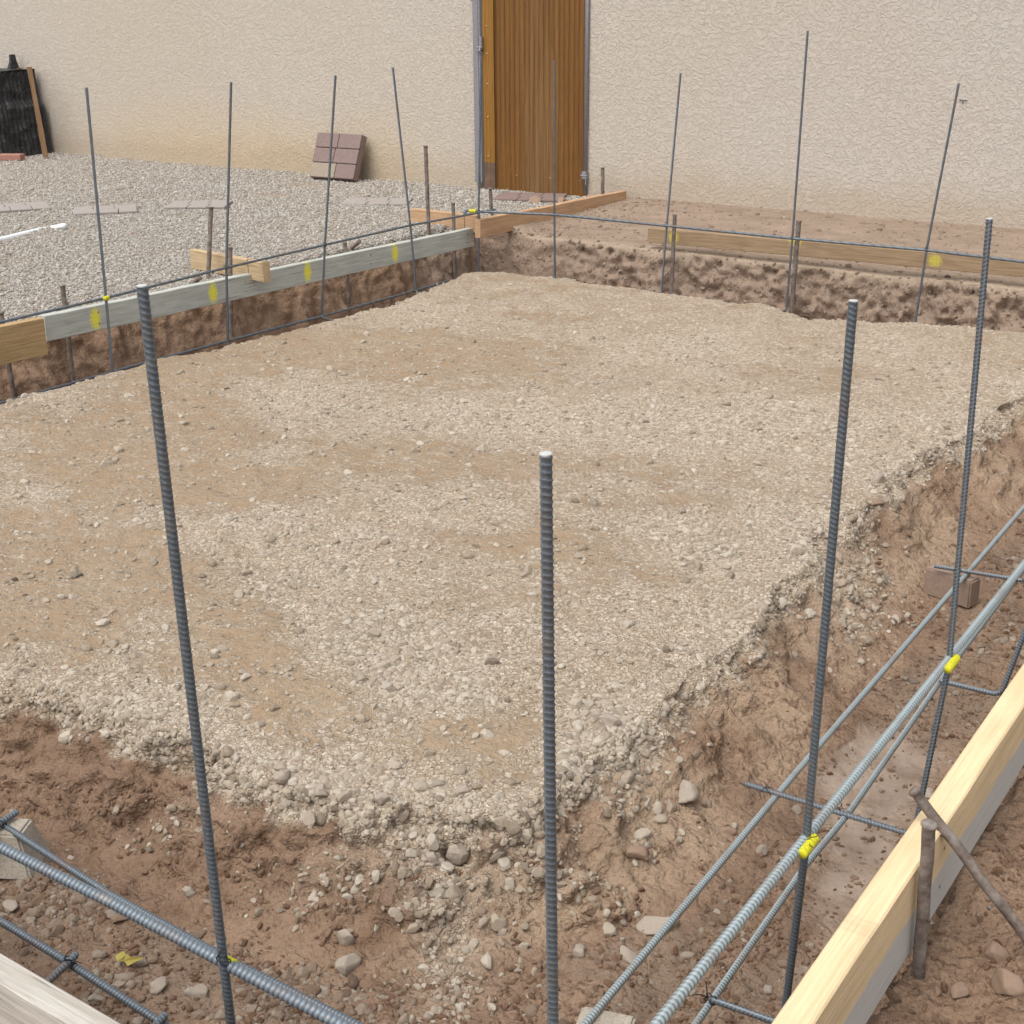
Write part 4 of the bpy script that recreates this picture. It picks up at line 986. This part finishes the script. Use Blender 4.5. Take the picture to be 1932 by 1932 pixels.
# ------------------------------------------------------------------ covered stack at the far left
def mat_plastic():
    t = NT('black_plastic'); v = t.co((1, 1, 2.5)); n = t.noise(v, 5, 5, .7, 1.2)
    return t.fin(t.mix(n, (.014, .014, .015), (.03, .03, .031)), .42, t.bump(n, .8, .03), spec=.5)
M['black'] = mat_plastic()
st = empty('covered_stack', (-9.92, 6.72, -.1)); tag(st, 'stack wrapped in crumpled black plastic sheeting by the wall', 'covered stack')
# sheet: stepped profile swept along x, with creases
prof_ = [(0., .0), (-.012, .12), (-.0, .24), (.0, .365), (.03, .385), (.035, .50), (.04, .60), (.055, .635), (.12, .64), (.30, .645), (.46, .64)]
pp = np.array(prof_); sl_ = np.concatenate([[0], np.cumsum(np.linalg.norm(np.diff(pp, axis=0), axis=1))]); qs = np.linspace(0, sl_[-1], 90)
py_, pz_ = np.interp(qs, sl_, pp[:, 0]), np.interp(qs, sl_, pp[:, 1]); xs_ = np.linspace(-1.3, .49, 120)
XX, QQ = np.meshgrid(xs_, qs); YY = np.interp(QQ, qs, py_); ZZ = np.interp(QQ, qs, pz_)
cr_ = fbm(XX, ZZ*2, YY, .25, 3, 80)*.012+np.abs(fbm(XX, ZZ*.5, YY, .12, 2, 84))*.012
side = sst(.40, .49, XX); YY = YY-cr_*(1-side); XX2 = XX-side*.06*sst(.36, .42, ZZ)-.015*side*ZZ/.6+.02*np.exp(-ZZ/.05)*side
nq, nxx = XX.shape; Vv = np.stack([XX2, YY, ZZ+cr_*.3], -1).reshape(-1, 3); ii = np.arange(nq*nxx).reshape(nq, nxx)
Ff = np.stack([ii[:-1, :-1], ii[:-1, 1:], ii[1:, 1:], ii[1:, :-1]], -1).reshape(-1, 4)
mesh_np('front_sheet', Vv, Ff, M['black'], st, smooth=True)
# right end closing face
Ve = []; 
ring = Vv.reshape(nq, nxx, 3)[:, -1]; back = ring.copy(); back[:, 1] = .46
kk = 36; ends = np.stack([ring*(1-k/kk)+back*(k/kk)+np.array([.01*math.sin(k*2.), 0, 0]) *(0 if k == 0 else 1) for k in range(kk+1)], 0)
ii = np.arange((kk+1)*nq).reshape(kk+1, nq); Ff = np.stack([ii[:-1, :-1], ii[1:, :-1], ii[1:, 1:], ii[:-1, 1:]], -1).reshape(-1, 4)
kw = np.linspace(0, 1, kk+1)[:, None]; wz = fbm(kw*1.2+0*ends[..., 2], ends[..., 2]*2.2, ends[..., 2]*0, .22, 3, 81)*.02+np.abs(fbm(kw*2+0*ends[..., 2], ends[..., 2], ends[..., 2]*0, .1, 2, 82))*.015
ends[..., 0] += wz*np.sin(np.pi*np.clip(kw*1.1, 0, 1))**.5
mesh_np('end_sheet', ends.reshape(-1, 3), Ff, M['black'], st, smooth=True)
# pointed tarp-wrapped post top rising behind
p0 = ony(25, 140, 7.14); p1 = ony(26, 103, 7.14)
bm = bmesh.new(); w0, w1, dp = .05, .019, .05
vs = []
for (z, ww, xo_) in ((-.1, w0*1.05, 0), (p0[2]-.02, w0, -.005), (p0[2]+.03, w0*.85, -.0), (p1[2]-.05, w1*1.2, .012), (p1[2], w1, .012)):
    vs.append([bm.verts.new((p0[0]+xo_+sx*ww, 7.14+sy*dp*(ww/w0), z)) for sx, sy in ((-1, -.6), (.5, -1), (1, 1), (-1, 1))])
for a_, b_ in zip(vs, vs[1:]):
    for k in range(4): bm.faces.new((a_[k], a_[(k+1) % 4], b_[(k+1) % 4], b_[k]))
bm.faces.new(vs[0][::-1]); bm.faces.new(vs[-1])
tag(obj('wrapped_post', bm, M['black']), 'dark wrapped post with narrow top standing behind the black stack', 'post')
wP = mat_wood('split_plank', (.18, .10, .05), (.30, .19, .10), rough=.85, seed=20)
def plank(label, a, b, w, th, yawoff=.3):
    a = Vector(a); b = Vector(b); d = b-a; L = d.length; bm = bmesh.new(); n = 14; rings = []
    for i in range(n+1):
        f = i/n; ww = w*(1+.12*math.sin(f*7)+.05*math.sin(f*31)); rings.append([bm.verts.new((L*f, sy*ww/2, sz*th/2)) for sy, sz in ((-1, -1), (1, -1), (1, 1), (-1, 1))])
    for r0, r1 in zip(rings, rings[1:]):
        for k in range(4): bm.faces.new((r0[k], r0[(k+1) % 4], r1[(k+1) % 4], r1[k]))
    bm.faces.new(rings[0][::-1]); bm.faces.new(rings[-1]); bmesh.ops.recalc_face_normals(bm, faces=bm.faces)
    o = obj('plank', bm, wP); o.location = a; o.rotation_mode = 'QUATERNION'; o.rotation_quaternion = d.to_track_quat('X', 'Z'); return tag(o, label, 'plank')
plank('split brown plank leaning on the right side of the black stack', ony(86, 295, 6.90), ony(55, 127, 6.99), .035, .02)
plank('thin plank piece standing up behind the wrapped post', ony(52, 240, 7.12), ony(36, 128, 7.12), .03, .015)
c = at(27, 296, -.08)
bk = obj('brick', box_bm(.19, .09, .045, (0, 0, .022), .006, 2), simple('pink_brick', (.40, .20, .155), .9, 0, .003, 80, .25)); bk.location = (c[0], c[1]-.03, -.10); bk.rotation_euler = (0, 0, .5)
tag(bk, 'pinkish brick holding down the black plastic', 'brick')

# ------------------------------------------------------------------ small litter
M['leaf'] = simple('yellow_leaf', (.40, .33, .08), .7, 0, 0, 90, .3)
c = at(241, 1793, -.39); bm = bmesh.new()
pts = [(-.022, -.004), (-.012, -.012), (-.004, -.006), (.006, -.010), (.018, .002), (.024, .012), (.014, .010), (.004, .004), (-.006, .004), (-.016, .008)]
vs = [bm.verts.new((x, y, .006+.004*math.sin(i*1.9))) for i, (x, y) in enumerate(pts)]; bm.faces.new(vs)
r_ = bmesh.ops.extrude_face_region(bm, geom=list(bm.faces)); [setattr(v, 'co', v.co+Vector((0, 0, .0008))) for v in r_['geom'] if isinstance(v, bmesh.types.BMVert)]
lf = obj('dry_leaf', bm, M['leaf']); lf.location = (c[0], c[1], gz(c[0], c[1])+.014); lf.rotation_euler = (.5, .2, .2)
tag(lf, 'torn yellow leaf on the rubble of the near trench', 'leaf')
M['twig'] = simple('dry_twig', (.42, .33, .20), .9, 0, 0, 60, .3)
for (a, b, lab, z) in (((522, 1165), (533, 1150), 'short dry twig on the pad between the left and centre bars', -.25), ((1265, 1245), (1225, 1225), 'x', -.25)):
    if lab != 'x':
        p, q_ = at(*a, z+.01), at(*b, z+.013); bm = bmesh.new(); mid_ = (np.array(p)+q_)/2+np.array([.004, 0, .003]); tube_bm(bm, [p, mid_, q_], .0016, 6); tag(obj('twig', bm, M['twig'], None, True), lab, 'twig')
